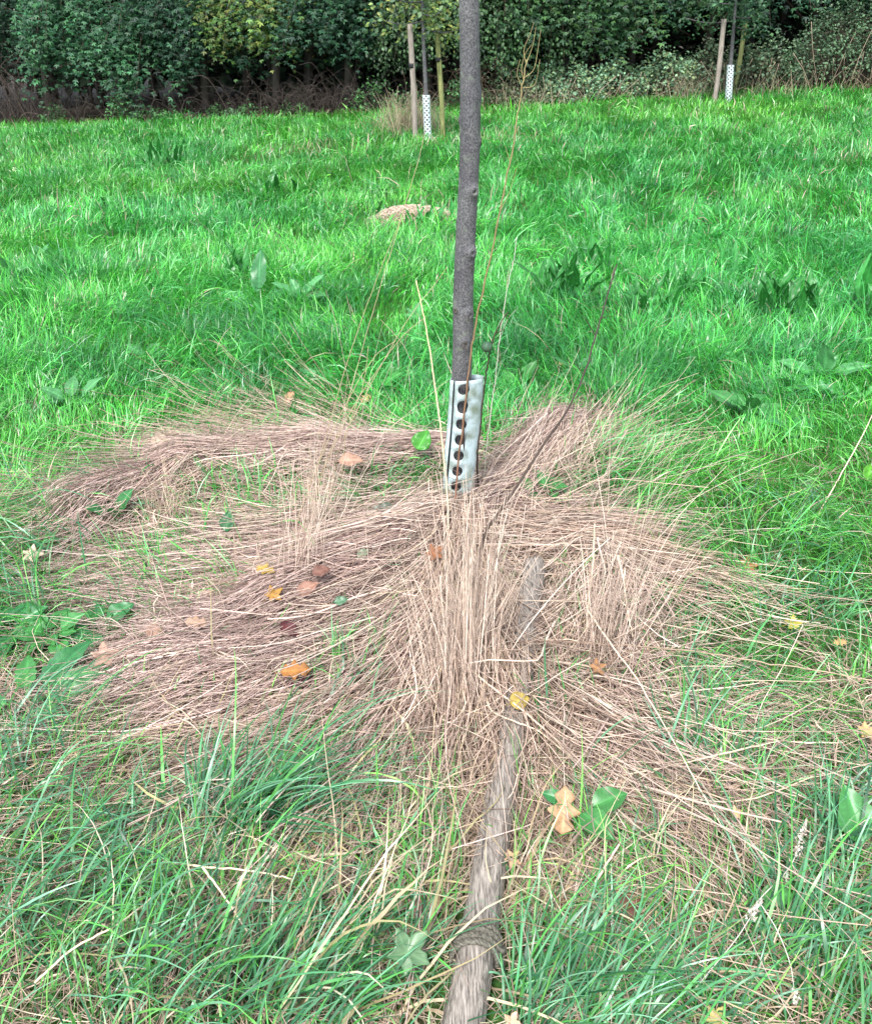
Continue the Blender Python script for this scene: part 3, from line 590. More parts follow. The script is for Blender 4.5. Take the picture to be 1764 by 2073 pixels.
# upright dry clumps
mb = MB()
def sheaf(u, v, n, sp, L, el, azc, azs, W=.0023, pal=STRAW, e1=-.25, K=8):
    c = G(u, v); x = c.x + rng.normal(0, sp, n); y = c.y + rng.normal(0, sp, n); az = azc + rng.normal(0, azs, n); e = np.clip(rng.normal(el, .13, n), .2, 1.62)
    cc = mixcol(n, pal, None, .2); blades(mb, x, y, L * np.minimum(np.exp(rng.normal(0, .32, n)), 1.35), W * np.exp(rng.normal(0, .25, n)), az, e, e + e1 * np.abs(rng.normal(0, 1, n)), K, cc, cc * 1.1, .6, .2, 'stem', 0, kink=.02)
PALE = [(.58, .45, .36), (.47, .35, .275), (.68, .56, .46), (.36, .255, .2)]
sheaf(935, 1400, 120, .035, .42, 1.40, 1.6, .7, pal=PALE)
sheaf(925, 1480, 100, .045, .34, 1.35, 2.0, .8, pal=PALE)
sheaf(960, 1340, 70, .03, .38, 1.3, .9, .5, pal=PALE)
sheaf(1210, 1370, 90, .04, .33, 1.36, 1.3, .8, pal=PALE)
sheaf(1230, 1300, 45, .05, .34, 1.2, .6, .6, pal=PALE)
sheaf(610, 1180, 60, .035, .30, 1.35, 1.2, .5, pal=PALE)
sheaf(640, 1100, 50, .04, .36, 1.3, 1.1, .4, pal=PALE)
sheaf(330, 1070, 60, .04, .2, 1.2, 1.7, .9, pal=STRAW)
sheaf(1160, 960, 30, .07, .3, 1.1, .9, .7, pal=PALE)
sheaf(1000, 1010, 30, .06, .36, .8, .65, .35, pal=PALE)
sheaf(1080, 1010, 22, .08, .5, .6, .55, .35, .0019, pal=PALE)
for (u, v, n, L) in [(1150, 1080, 14, .5), (1230, 1100, 14, .5), (700, 960, 14, .45), (1290, 1000, 14, .4), (960, 1120, 14, .5), (420, 940, 12, .3), (1300, 1170, 14, .4)]:
    sheaf(u, v, n, .05, L, .8, .6, .5, .0016, pal=PALE, e1=-.4)
# dry clumps round the background stakes, along the brambles
for (u, v, n, L, sp) in [(810, 275, 170, .55, .30), (835, 270, 160, .5, .18), (880, 272, 90, .4, .22), (1060, 222, 70, .4, .4), (1180, 212, 40, .35, .5), (1300, 206, 40, .4, .4), (1390, 203, 80, .5, .3), (1540, 196, 60, .4, .45), (1640, 192, 35, .4, .5), (1764, 186, 40, .4, .6), (640, 300, 60, .15, .4), (985, 290, 90, .18, .4)]:
    sheaf(u, v, n, sp, L, 1.3, 1.5, 2.5, .009, pal=[(.42, .33, .23), (.30, .24, .16), (.22, .24, .12)], e1=-.9, K=4)
tag(mb.build('dry_grass_clumps', M_STRAW), 'upright pale clumps of dry grass stems standing in the mat', 'dry grass', kind='stuff')

# ------------------------------------------------------------------ long wet blades in the foreground (stuff)
mb = MB()
LG = [(.042, .18, .065), (.025, .12, .05), (.085, .26, .12), (.06, .24, .04), (.15, .34, .20)]
def long_tuft(u, v, n, sp, L, az, azs, W=.0048, el=1.15, e1=-.35, pal=LG):
    n = int(n * .8); c = G(u, v); x = c.x + rng.normal(0, sp, n); y = c.y + rng.normal(0, sp * .7, n)
    kp = (stake_keep(x, y) > .07) & ~((stake_keep(x, y) < .2) & (x < .12) & (rng.random(n) < .6) & (v > 1600)); x = x[kp]; y = y[kp]; n = len(x); cc = mixcol(n, pal, None, .3); L = L * .88
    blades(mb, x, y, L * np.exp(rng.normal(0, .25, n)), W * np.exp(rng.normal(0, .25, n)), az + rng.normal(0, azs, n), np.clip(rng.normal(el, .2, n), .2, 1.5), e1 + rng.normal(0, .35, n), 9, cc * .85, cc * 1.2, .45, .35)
long_tuft(470, 1700, 120, .05, .34, .7, .55, .0055); long_tuft(530, 1690, 90, .05, .36, .35, .5, .0055); long_tuft(430, 1660, 60, .05, .24, 1.5, .5)
long_tuft(200, 1800, 90, .12, .2, .9, .9, .004); long_tuft(760, 1900, 60, .1, .18, .8, 1., .004); long_tuft(330, 1700, 70, .07, .22, 1.7, .7); long_tuft(60, 1750, 110, .10, .26, .2, .6); long_tuft(100, 1900, 100, .10, .28, .1, .8, .0055); long_tuft(260, 1960, 80, .09, .22, .6, .9)
long_tuft(40, 1600, 60, .09, .26, .9, .8); long_tuft(30, 1500, 80, .1, .3, .3, .6); long_tuft(480, 2040, 120, .08, .3, .7, .45, .005); long_tuft(640, 2040, 110, .09, .26, .55, .4, .005)
long_tuft(760, 2000, 70, .08, .24, .8, .6); long_tuft(860, 1980, 70, .05, .2, 1.2, .7); long_tuft(1040, 2040, 70, .04, .2, 1.3, .5, .0045); long_tuft(1120, 2060, 130, .08, .25, .65, .5, .0046)
long_tuft(1230, 2080, 120, .09, .25, .55, .5, .0046); long_tuft(1230, 1990, 60, .08, .2, .45, .7, .004); long_tuft(1390, 2060, 60, .09, .2, .4, .8, .004); long_tuft(1640, 1900, 110, .09, .28, .7, .6)
long_tuft(1700, 1740, 90, .08, .28, 1.0, .8); long_tuft(1660, 2070, 60, .1, .3, .9, .5); long_tuft(1400, 1560, 36, .04, .26, 1.4, .4, .0052); long_tuft(1480, 1590, 24, .05, .24, 1.3, .5); long_tuft(1350, 1560, 20, .03, .16, 1.5, .4)
long_tuft(1000, 1640, 12, .04, .3, 2.9, .7); long_tuft(880, 1690, 50, .06, .18, 1.4, .9); long_tuft(950, 1760, 40, .05, .22, 2.4, .9); long_tuft(700, 1620, 30, .07, .26, .4, .5)
long_tuft(620, 1500, 16, .08, .24, .7, .5, .004); long_tuft(740, 1430, 10, .04, .22, 1.4, .6, .004); long_tuft(1120, 1480, 9, .03, .3, 1.9, .3, .0045); long_tuft(660, 1440, 10, .05, .22, .8, .5)
long_tuft(1620, 1230, 90, .12, .24, 1.0, .8, .0045); long_tuft(1700, 1120, 90, .12, .26, 2.4, .7); long_tuft(1560, 1060, 70, .12, .22, .8, .8); long_tuft(1450, 1420, 40, .1, .2, 1.0, .9)
long_tuft(100, 1130, 120, .14, .28, 3.6, .6); long_tuft(30, 1250, 80, .1, .28, 3.3, .8); long_tuft(200, 1010, 80, .1, .2, 3.5, .5, .004); long_tuft(80, 1010, 80, .14, .24, 3.3, .8)
for q in range(90):
    u, v = rng.uniform(-100, 1860), rng.uniform(1500, 2120)
    long_tuft(u, v, 9, .05, .17, rng.uniform(0, 3.1), .7, .0042, 1.2, -.1)
for q in range(55):
    u, v = rng.uniform(250, 1400), rng.uniform(930, 1560)
    long_tuft(u, v, 5, .025, .09, rng.uniform(0, 3.1), .8, .0032, 1.3, .4, [(.03, .19, .03), (.045, .24, .05)])
# pale curled dead blades of the tussock
x = G(640, 1700)
def dead_tuft(u, v, n, sp, L, az, azs, W=.0045, el=.7, e1=-.6):
    c = G(u, v); x = c.x + rng.normal(0, sp, n); y = c.y + rng.normal(0, sp * .8, n); cc = mixcol(n, [(.55, .45, .29), (.62, .53, .38), (.45, .33, .2), (.40, .36, .17)], None, .15)
    blades(mb, x, y, L * np.exp(rng.normal(0, .3, n)), W * np.exp(rng.normal(0, .25, n)), az + rng.normal(0, azs, n), rng.normal(el, .3, n), e1 + rng.normal(0, .8, n), 9, cc, cc, .7, .9, kink=.12)
dead_tuft(620, 1720, 110, .12, .20, 1.2, 1.6); dead_tuft(520, 1800, 100, .12, .18, .3, 1.5); dead_tuft(730, 1760, 90, .12, .2, 0, 1.5); dead_tuft(250, 1850, 90, .16, .18, .4, 1.6); dead_tuft(900, 1620, 40, .06, .18, 2, 1.6)
dead_tuft(620, 2010, 60, .07, .34, .75, .25, .006, .7, .1); dead_tuft(1300, 1900, 90, .16, .22, .4, 1.2, .0038); dead_tuft(1560, 1960, 90, .18, .22, .4, 1.3, .0035); dead_tuft(1600, 1680, 90, .18, .2, .3, 1.3, .0032); dead_tuft(1080, 1830, 60, .06, .2, 1, 1.3)
dead_tuft(350, 1500, 120, .16, .2, .2, 1.2, .0035); dead_tuft(150, 1600, 60, .14, .2, .2, 1.2, .0035); dead_tuft(820, 1890, 50, .1, .2, .5, 1.4); dead_tuft(1240, 1720, 90, .14, .2, .4, 1.2, .003)
tag(mb.build('long_grass', M_GRASS), 'long wet blue green blades and bleached dead blades in the foreground', 'grass', kind='stuff')

# ------------------------------------------------------------------ single stalks and twigs
def twig(name, label, cat, pts, r0, r1, col0, col1, branches=(), group=None, knots=0, sides=6):
    P = spline(pts, max(14, len(pts) * 6)); b = Vector(P[0]); mb = MB(); n = len(P); t = np.linspace(0, 1, n)[:, None]
    if knots: P[1:-1] += rng.normal(0, knots, (n - 2, 3))
    tube_mb(mb, P, np.linspace(r0, r1, n), sides, np.array(col0) * (1 - t) + np.array(col1) * t)
    for br in branches:
        Q = spline(br, 12); tube_mb(mb, Q, np.linspace(r1 * .8, r1 * .35, 12), 5, np.array(col1))
    o = mb.build(name, M_TWIG, None, tuple(b)); tag(o, label, cat, group); return o
def base_pt(u, v): p = G(u, v); p.z -= .01; return p
TAN = (.42, .27, .14); RED = (.22, .09, .055); OCH = (.40, .32, .12); PALEC = (.62, .50, .36); DRK = (.075, .05, .035)
T2 = 2.72
twig('tall_stem', 'tall thin reddish stem with a twiggy top, leaning right beside the big trunk', 'stem',
     [base_pt(915, 1075)] + [GY(u, v, T2) for u, v in [(925, 960), (935, 870), (950, 740), (965, 640), (990, 530), (1015, 410), (1035, 310), (1048, 230), (1058, 165), (1066, 120)]], .0036, .0015, (.17, .075, .05), (.27, .22, .10),
     [[GY(*p, T2) for p in b] for b in [[(1060, 165), (1055, 140), (1062, 110), (1075, 90)], [(1066, 125), (1078, 90), (1084, 55)], [(1064, 130), (1060, 100), (1072, 70), (1080, 45)], [(1056, 175), (1046, 150), (1052, 120)], [(1060, 158), (1080, 140), (1088, 100), (1094, 60)], [(1010, 430), (1030, 390), (1045, 340)], [(1032, 330), (1022, 295)], [(1056, 178), (1082, 170), (1092, 120)], [(1040, 275), (1050, 255)]]], knots=.0012)
S2Y = [2.02, 2.06, 2.12, 2.2, 2.3, 2.4, 2.5, 2.55, 2.6, 2.62]
twig('brown_twig', 'dark brown curving twig rising from the straw sheaf to the right', 'twig',
     [base_pt(940, 1300)] + [GY(u, v, y) for (u, v), y in zip([(950, 1220), (968, 1140), (985, 1075), (1045, 985), (1100, 900), (1145, 835), (1180, 760), (1205, 680), (1225, 610), (1248, 535)], [1.99] + S2Y[:9])], .0044, .0024, .7 * np.array((.085, .055, .04)), (.035, .026, .02),
     [[GY(1205, 680, 2.55), GY(1190, 655, 2.55), GY(1180, 640, 2.55)], [GY(1180, 760, 2.5), GY(1168, 742, 2.5), GY(1160, 735, 2.5)], [GY(1215, 645, 2.57), GY(1228, 640, 2.57)]], knots=.0008)
twig('straw_stem', 'thick pale straw stem standing upright left of the guard, bare tipped', 'straw', [base_pt(908, 1120)] + [GY(u, v, 2.55) for u, v in [(905, 1010), (893, 880), (880, 780), (868, 700), (855, 630), (842, 568)]], .0036, .0016, PALEC, (.66, .55, .3), knots=.0006)
ls = [('pale seed stalk, tallest of those left of the trunk, tip near the background tree', [(650, 960), (690, 860), (735, 700), (775, 560), (815, 430), (850, 310), (862, 250)], 1050, 2.78),
      ('thin green tan stalk rising just left of the tallest stalk', [(640, 960), (672, 840), (700, 740), (745, 610), (780, 520), (812, 440)], 1080, 2.74),
      ('straight pale stalk slanting from the mat to the trunk side', [(690, 900), (760, 760), (830, 640), (880, 575), (905, 540)], 980, 2.8),
      ('faint stalk fanning right of the tall ones, ending below the scorched heap', [(640, 1000), (700, 850), (770, 740), (815, 680), (862, 640)], 1120, 2.7),
      ('brown stalk arching low over the mat left of the trunk', [(600, 1060), (660, 900), (715, 790), (760, 720), (800, 690)], 1160, 2.55),
      ('short bent stalk leaning left above the middle of the mat', [(690, 970), (700, 880), (735, 780), (745, 700)], 1020, 2.75)]
for lb_, pp, bv, Y in ls:
    bb_ = base_pt(pp[0][0] - 15, bv); twig('seed_stalk', lb_, 'stalk', [bb_] + [GY(u, v, Y) for u, v in pp], .0015, .0008, (.38, .29, .19), (.34, .30, .16), group='thin stalks left of the trunk', knots=.0006)
o = twig('thorny_stem', 'black stem with a round dark green fruit, standing right of the guard', 'stem', [base_pt(968, 1000)] + [GY(u, v, 2.74) for u, v in [(965, 930), (972, 860), (980, 780), (990, 720), (1000, 680), (1015, 650), (1028, 632)]], .0036, .0016, (.02, .016, .014), (.05, .03, .02),
         [[GY(1003, 675, 2.74), GY(1020, 665, 2.74), GY(1030, 640, 2.74), GY(1035, 636, 2.74)]], knots=.0008)
def ball(name, c, r, col, mat, parent):
    mb = MB(); th = np.linspace(0, math.pi, 14); rr = np.maximum(np.sin(th), .02) * r; P = np.array([[c[0], c[1], c[2] + r * .95 * math.cos(t)] for t in th])
    tube_mb(mb, P, rr, 18, col, disp=lambda i, a: 1 + .03 * np.sin(a * 5)); ob = mb.build(name, mat); ob.parent = parent; ob.matrix_parent_inverse = Matrix.Translation(-parent.location); return ob
M_FRUIT = noise_mat('green_fruit', (.02, .05, .03), (.06, .12, .06), 60, .55, bump=.3)
fc = GY(985, 702, 2.73); ball('fruit', (fc.x, fc.y, fc.z), .0185, (1, 1, 1), M_FRUIT, o)
twig('dry_flower_stem', 'thin grey white stem with a faded flower head right of the trunk', 'stem', [base_pt(975, 1010)] + [GY(u, v, 2.8) for u, v in [(985, 900), (1000, 780), (1012, 680), (1025, 590), (1040, 520), (1046, 480)]], .0021, .0010, (.40, .38, .3), (.45, .45, .38), [[GY(1010, 690, 2.8), GY(1025, 650, 2.8), GY(1045, 625, 2.8)], [GY(1000, 780, 2.8), GY(1015, 730, 2.8)]], knots=.001)
twig('dark_stem', 'short black stem inside the grass touching the trunk right side, curled dead tips', 'stem', [base_pt(945, 1030)] + [GY(u, v, 2.76) for u, v in [(938, 880), (945, 790), (952, 720), (962, 650), (969, 615)]], .0030, .0015, (.05, .03, .025), (.03, .02, .02), [[GY(965, 635, 2.76), GY(980, 633, 2.76), GY(1000, 642, 2.76)], [GY(968, 618, 2.76), GY(976, 608, 2.76), GY(990, 612, 2.76)]])
hy = 2.08
twig('long_twig', 'long thin brown twig reaching level across to the right edge', 'twig', [G(1030, 1298, .10), G(1130, 1298, .11), G(1230, 1305, .12), G(1330, 1311, .12), G(1450, 1325, .11), G(1560, 1343, .11), G(1680, 1362, .10), G(1800, 1385, .08), G(1900, 1405, .03)], .0026, .0015, (.16, .10, .075), (.42, .33, .22), knots=.001)
twig('crooked_twig', 'short crooked brown twig crossing above the level twig', 'twig', [G(1142, 1340, .04), G(1180, 1322, .08), G(1215, 1302, .11), G(1250, 1292, .12), G(1300, 1272, .12), G(1345, 1268, .10)], .0026, .0014, DRK, (.2, .13, .08), knots=.002)
twig('crooked_twig', 'second short brown twig just below the level twig, ending in the clump', 'twig', [G(1150, 1385, .03), G(1190, 1355, .07), G(1230, 1345, .09), G(1270, 1320, .09), G(1320, 1316, .08)], .0022, .0014, DRK, (.2, .13, .08), knots=.002)
def lying(label, pts, hts, r=.0021, c=PALEC):
    P = [G(u, v, h) for (u, v), h in zip(pts, hts)]; return twig('long_straw', label, 'straw', P, r, r * .6, c, c, group='long straws lying across the grass', knots=.0006)
lying('long pale straw slanting across the fallen post from the sheaf', [(925, 1333), (1000, 1395), (1063, 1443), (1130, 1505), (1184, 1560)], [.1, .12, .11, .09, .05], .0026)
lying('kinked pale straw just below the other one over the post', [(983, 1410), (996, 1440), (1040, 1460), (1096, 1485), (1172, 1552)], [.09, .11, .11, .09, .05], .0024)
lying('longest straw running down right from the right clump', [(1188, 1234), (1240, 1310), (1289, 1376), (1370, 1515), (1447, 1652), (1480, 1700)], [.16, .15, .14, .12, .08, .05], .0022)
lying('straw lying almost level at the right, under the upright blades', [(1247, 1573), (1370, 1548), (1497, 1518), (1580, 1500)], [.04, .07, .09, .08], .0024)
lying('straw pointing down from the right clump to the middle right', [(1250, 1125), (1262, 1180), (1270, 1240), (1280, 1290)], [.22, .18, .14, .10], .0032)
lying('stout upright pale straw standing at the left of the right clump', [(1185, 1290), (1192, 1210), (1200, 1130), (1203, 1060)], [.02, .14, .24, .34], .0030)
lying('bleached straw crossing the dark tussock at lower left', [(330, 1745), (420, 1755), (520, 1765), (590, 1780)], [.07, .10, .10, .08], .0028)
lying('long straw slanting over the grass at lower left', [(70, 1990), (150, 1920), (240, 1870), (330, 1800)], [.06, .09, .10, .09], .0026)
lying('straw leaning out of the dark tussock at lower left', [(410, 1755), (450, 1810), (500, 1885)], [.16, .12, .07], .0026)
lying('thin straw pointing up right near the middle of the bottom', [(1180, 1830), (1215, 1770), (1255, 1705)], [.04, .08, .12], .0034)
lying('pale stem leaning at the right edge above the bright grass', [(1645, 1060), (1690, 980), (1735, 900), (1775, 820)], [.05, .12, .2, .26], .0028)
def seedhead(label, pts, hts, hl=.05, col=(.62, .58, .5)):
    P = [G(u, v, h) for (u, v), h in zip(pts, hts)]; root = empty('seed_head_stalk', P[0], label, 'grass stalk', 'whitish seed heads at the lower right')
    Q = spline(P, 24); mb = MB(); tube_mb(mb, Q, np.linspace(.0013, .0008, 24), 6, np.array(col) * .8); under(mb.build('stalk', M_STRAW), root)
    e = Q[-1]; d = Q[-1] - Q[-4]; d /= np.linalg.norm(d); n = 90; t = rng.random(n); c = e + d * ((t - .6) * hl)[:, None] + rng.normal(0, .0035, (n, 3)) * (1.2 - t)[:, None]
    mb = MB(); leafcloud(mb, c, rng.normal(0, 1, (n, 3)), np.full(n, .007), mixcol(n, [(.42, .38, .31), (.56, .53, .46)], None, .25), up=np.tile(d, (n, 1))); under(mb.build('seed_head', M_STRAW), root)
seedhead('whitish seed head on a stalk rising from the lower right corner area, lower one', [(1391, 2020), (1439, 1962), (1490, 1900), (1530, 1838)], [.03, .08, .13, .17], .04)
seedhead('fluffy seed head, upper one, leaning right above the broad leaf plants', [(1500, 1870), (1539, 1818), (1598, 1755), (1622, 1690)], [.04, .1, .14, .19], .07)
seedhead('thin seed stalk drooping down towards the bottom right', [(1536, 1826), (1571, 1882), (1598, 1951), (1608, 2020)], [.12, .12, .1, .05], .02)
seedhead('seed stalk lying right of the post near the curled brown leaf', [(1100, 1700), (1130, 1770), (1150, 1830), (1190, 1870)], [.04, .07, .06, .03], .03)

# ------------------------------------------------------------------ leaves
def leaf_outline(kind, n=40):
    t = np.linspace(0, 1, n)
    if kind == 'oval': w_ = .34 * np.sin(np.pi * t ** .8) ** .9
    elif kind == 'round': w_ = .44 * np.sin(np.pi * t ** .7) ** .75
    elif kind == 'dock': w_ = .15 * np.sin(np.pi * t ** .72) ** .7 * (1 + .08 * np.sin(t * 40))
    elif kind == 'oak': w_ = (.26 * np.sin(np.pi * t ** .9) ** .7) * (1 + .36 * np.sin(t * 19 - 1.2))
    elif kind == 'maple': w_ = .48 * np.sin(np.pi * t ** .75) ** .8 * (1 + .38 * np.cos(t * 22 + .5))
    return t, np.maximum(w_, 0)
def leaf_mesh(mb, kind, base, ax, nrm, L, col, curl=.15, cup=.2, wave=.03, rib=None, arch=0., wid=1.):
    if kind == 'maple':
        ax = np.array(ax, float); ax /= np.linalg.norm(ax); nrm = np.array(nrm, float); nrm -= ax * np.dot(ax, nrm); nrm /= np.linalg.norm(nrm); sd_ = np.cross(nrm, ax); c0 = np.asarray(base, float) + ax * L * .42
        N_ = 60; th = np.arange(N_) / N_ * 2 * math.pi; ph = rng.random() * 6
        rr = L * .56 * (.78 + .22 * np.cos(5 * th)) * (.86 + .14 * np.cos(th)) * (1 + .08 * np.cos(15 * th + .6) + rng.normal(0, .02, N_)); vs_ = [c0]; cs_ = [np.array(col) * 1.2]
        for f in (.3, .6, .85, 1.):
            for a_, q_ in zip(th, rr):
                d_ = q_ * f; vs_.append(c0 + ax * math.cos(a_) * d_ + sd_ * math.sin(a_) * d_ + nrm * (cup * 1.1 * d_ * d_ / L + .05 * L * f * math.sin(a_ * 3 + ph) - curl * .5 * L * f * max(0, math.cos(a_)))); cs_.append(np.array(col) * (1.25 if abs(math.cos(2.5 * a_)) > .985 else 1) * (1 + .08 * math.sin(a_ * 7 + f * 9)))
        tr_ = [(0, 1 + j, 1 + (j + 1) % N_) for j in range(N_)]; q_ = [(1 + k * N_ + j, 1 + (k + 1) * N_ + j, 1 + (k + 1) * N_ + (j + 1) % N_, 1 + k * N_ + (j + 1) % N_) for k in range(3) for j in range(N_)]
        mb.add(vs_, q_, tr_, np.array(cs_)); return
    t, w_ = leaf_outline(kind); w_ = w_ * wid; ax = np.array(ax, float); ax /= np.linalg.norm(ax); nrm = np.array(nrm, float); nrm -= ax * np.dot(ax, nrm); nrm /= np.linalg.norm(nrm); sd_ = np.cross(nrm, ax)
    rows = []; cs = []; col = np.array(col, float); rb = col * 1.5 if rib is None else np.array(rib); ph = rng.random() * 6
    js = np.array([-1, -.66, -.33, -.06, 0, .06, .33, .66, 1.])
    for j in js:
        off = j * w_ * L; h = cup * abs(j) * w_ * L + wave * L * np.sin(t * 14 + ph + j * 2) * abs(j) - curl * L * t ** 2 + arch * L * np.sin(np.pi * t * .9) - (.008 * L if abs(j) < .01 else 0)
        rows.append(np.asarray(base, float) + ax * (t * L)[:, None] + sd_ * off[:, None] + nrm * h[:, None])
        c = np.tile(rb if abs(j) < .1 else col, (len(t), 1)); vein = (np.sin(t * 60 - abs(j) * 9) > .86)[:, None] * (abs(j) > .1); cs.append(c * (1 + .25 * vein) * (1 + rng.normal(0, .03, (len(t), 1))))
    v = np.stack(rows, 0); nj, nt_ = v.shape[:2]; i, j = np.meshgrid(np.arange(nj - 1), np.arange(nt_ - 1), indexing='ij'); i = i.ravel(); j = j.ravel()
    q = np.stack([i * nt_ + j, (i + 1) * nt_ + j, (i + 1) * nt_ + j + 1, i * nt_ + j + 1], 1); mb.add(v.reshape(-1, 3), q, None, np.stack(cs, 0).reshape(-1, 3))
def dead_leaf(u, v, px, kind, col, label, ang, up=.05, tilt=.5, curl=.1, cat='fallen leaf', wid=1., solid=True):
    if float(strawm(*[np.array([g_]) for g_ in G0(u, v)])[0]) > .35: up += .022; col = tuple(np.array(col) * .72)
    if kind == 'maple': px *= .9
    col = tuple(np.array(col) * np.array([.78, .76, .72])); p = G(u, v, up); L = px / FOC * (p.y * math.cos(PITCH) + (CAM_H - p.z) * math.sin(PITCH)); a = ang
    n = Vector((rng.normal(0, .15), -tilt, 1)).normalized(); ax = Vector((math.cos(a), math.sin(a), 0)); ax = (ax - n * ax.dot(n)).normalized()
    mb = MB(); b = p - ax * L * .5; leaf_mesh(mb, kind, b, ax, n, L, col, curl, .25, .035, wid=wid)
    st = spline([b - ax * L * .22 - n * .004, b - ax * L * .1, b + ax * .003], 6); tube_mb(mb, st, .0011, 5, np.array(col) * .7)
    o = mb.build('fallen_leaf' if cat == 'fallen leaf' else 'green_leaf', M_DEAD if cat == 'fallen leaf' else M_HERB, None, tuple(p)); tag(o, label, cat, 'fallen leaves on the grass' if cat == 'fallen leaf' else None)
    md = o.modifiers.new('thickness', 'SOLIDIFY'); md.thickness = .0006
    return o
LV = [(1140, 1640, 95, 'oak', (.50, .31, .18), 'large tan oak leaf standing beside two green leaves, right of the post', 1.5, .10, 1.0),
      (1052, 1418, 42, 'round', (.55, .42, .10), 'small yellow leaf resting against the upper part of the fallen post', .4, .10, .7),
      (1037, 1737, 42, 'maple', (.62, .40, .24), 'small pale tan leaf right of the fallen post', .9, .06, .7),
      (213, 1326, 62, 'maple', (.62, .40, .30), 'pale pinkish oak leaf at the left end of the combed straw', .6, .05, .7),
      (398, 1260, 46, 'oak', (.60, .40, .28), 'pale tan leaf lying on the left part of the straw, above a pinkish one', .1, .05, .5),
      (316, 1280, 44, 'oval', (.50, .32, .24), 'narrow pink brown leaf left of the pale tan leaf on the straw', -.2, .04, .5),
      (415, 1200, 34, 'oak', (.72, .54, .46), 'nearly white crumpled leaf in the middle of the left straw mat', .3, .05, .6),
      (555, 1202, 44, 'maple', (.55, .30, .07), 'orange yellow leaf on the straw, lower of the two bright ones', .8, .06, .6),
      (537, 1152, 40, 'oak', (.55, .38, .08), 'yellow leaf on the straw, upper of the two bright ones', -.3, .06, .6),
      (622, 1190, 50, 'oval', (.42, .23, .17), 'pinkish brown curled leaf just right of the orange yellow leaf', .6, .06, .6),
      (598, 1357, 62, 'oak', (.50, .22, .06), 'rusty orange leaf directly above the dark purple leaf', .1, .07, .6),
      (607, 1383, 80, 'oval', (.075, .018, .028), 'dark purple leaf below the rusty orange leaf', -.1, .05, .5),
      (715, 1372, 60, 'oval', (.085, .02, .03), 'dark purple leaf to the right of the rusty orange leaf', .3, .05, .5),
      (585, 1272, 46, 'oval', (.12, .03, .035), 'dark red leaf half sunk in the straw above the rusty orange leaf', -.8, .05, .6),
      (728, 1300, 36, 'maple', (.12, .03, .03), 'small dark red leaf right of the middle straw swathe', .4, .05, .6),
      (880, 1118, 44, 'maple', (.36, .15, .07), 'rust brown leaf caught in the straw just left of the sheaf', .8, .12, .8),
      (650, 1155, 40, 'oval', (.26, .13, .10), 'dull brown leaf above the straw swathe', .5, .09, .5),
      (1516, 1144, 44, 'maple', (.50, .24, .10), 'orange brown leaf in the green grass at right, right one of the pair', .1, .06, .5),
      (1475, 1163, 40, 'maple', (.34, .17, .08), 'darker brown leaf in the green grass at right, left one of the pair', .8, .04, .5),
      (1700, 1300, 30, 'oak', (.52, .34, .16), 'small tan leaf near the right edge beside the twig end', .2, .04, .5),
      (1607, 1262, 42, 'maple', (.42, .40, .06), 'yellow green leaf in the grass right of the twigs', .2, .05, .5),
      (1755, 1480, 46, 'maple', (.60, .38, .18), 'tan leaf at the right edge of the photo', .2, .05, .5),
      (1490, 1646, 34, 'maple', (.66, .46, .26), 'cream leaf below the upright green blades at right', .4, .05, .5),
      (1268, 1832, 78, 'oval', (.16, .07, .05), 'shiny dark brown curled leaf at the lower right', .35, .05, .5),
      (1415, 1935, 56, 'oval', (.10, .04, .03), 'dark brown leaf deep in the grass at the lower right', -.2, .02, .5),
      (1310, 2010, 44, 'oval', (.50, .32, .05), 'yellow leaf sunk in the grass near the bottom', .1, .03, .5),
      (1450, 2058, 52, 'maple', (.50, .42, .16), 'yellowish leaf at the bottom edge right of the post', .8, .05, .6),
      (1036, 2068, 44, 'maple', (.62, .42, .28), 'pale tan leaf at the bottom edge next to the post end', 1.2, .07, .6),
      (850, 1836, 62, 'maple', (.34, .19, .16), 'crumpled brown leaf left of the fallen post, above the pale lobed leaf', .1, .04, .5),
      (902, 1650, 52, 'oak', (.40, .26, .18), 'brown leaf at the left of the post below the straw sheaf', 1.0, .04, .5),
      (1130, 1832, 50, 'maple', (.20, .09, .06), 'reddish brown leaf between the post and the curled leaf', .5, .03, .5),
      (1248, 1818, 40, 'oval', (.50, .33, .20), 'small tan leaf touching the curled dark leaf', 1.4, .05, .6),
      (585, 803, 34, 'oak', (.50, .30, .18), 'brown leaf standing in the green grass at upper left of the straw', 1.3, .06, .9),
      (741, 806, 30, 'oak', (.60, .36, .18), 'pale orange leaf in the green grass above the straw', 1.0, .05, .8),
      (325, 890, 44, 'oval', (.62, .48, .36), 'pale cream leaf on the upper edge of the left straw arch', .1, .07, .6),
      (66, 1122, 46, 'maple', (.62, .52, .38), 'cream leaf in the green grass near the left edge', .3, .08, .6),
      (1135, 735, 24, 'oak', (.55, .42, .24), 'tiny tan leaf in the grass behind the fruit stem', .3, .04, .6),
      (710, 930, 50, 'oval', (.55, .33, .24), 'pinkish tan leaf on the straw left of the guard', .2, .12, .5),
      (1210, 1350, 40, 'maple', (.50, .26, .12), 'rust leaf curled inside the right dry clump', .4, .08, .6)]
for q in LV:
    (u, v, px, kd, col, lb_, an_, up_, ti) = q; dead_leaf(u, v, px, kd, col, lb_, an_, up_, ti, rng.uniform(.0, .25))
dead_leaf(830, 1922, 105, 'maple', (.15, .28, .14), 'pale silvery green lobed leaf lying left of the rope', 1.0, .10, .8, .1, 'leaf')
dead_leaf(855, 890, 46, 'round', (.06, .30, .03), 'single bright green round leaf left of the guard', 1.2, .12, 1.2, .05, 'leaf')
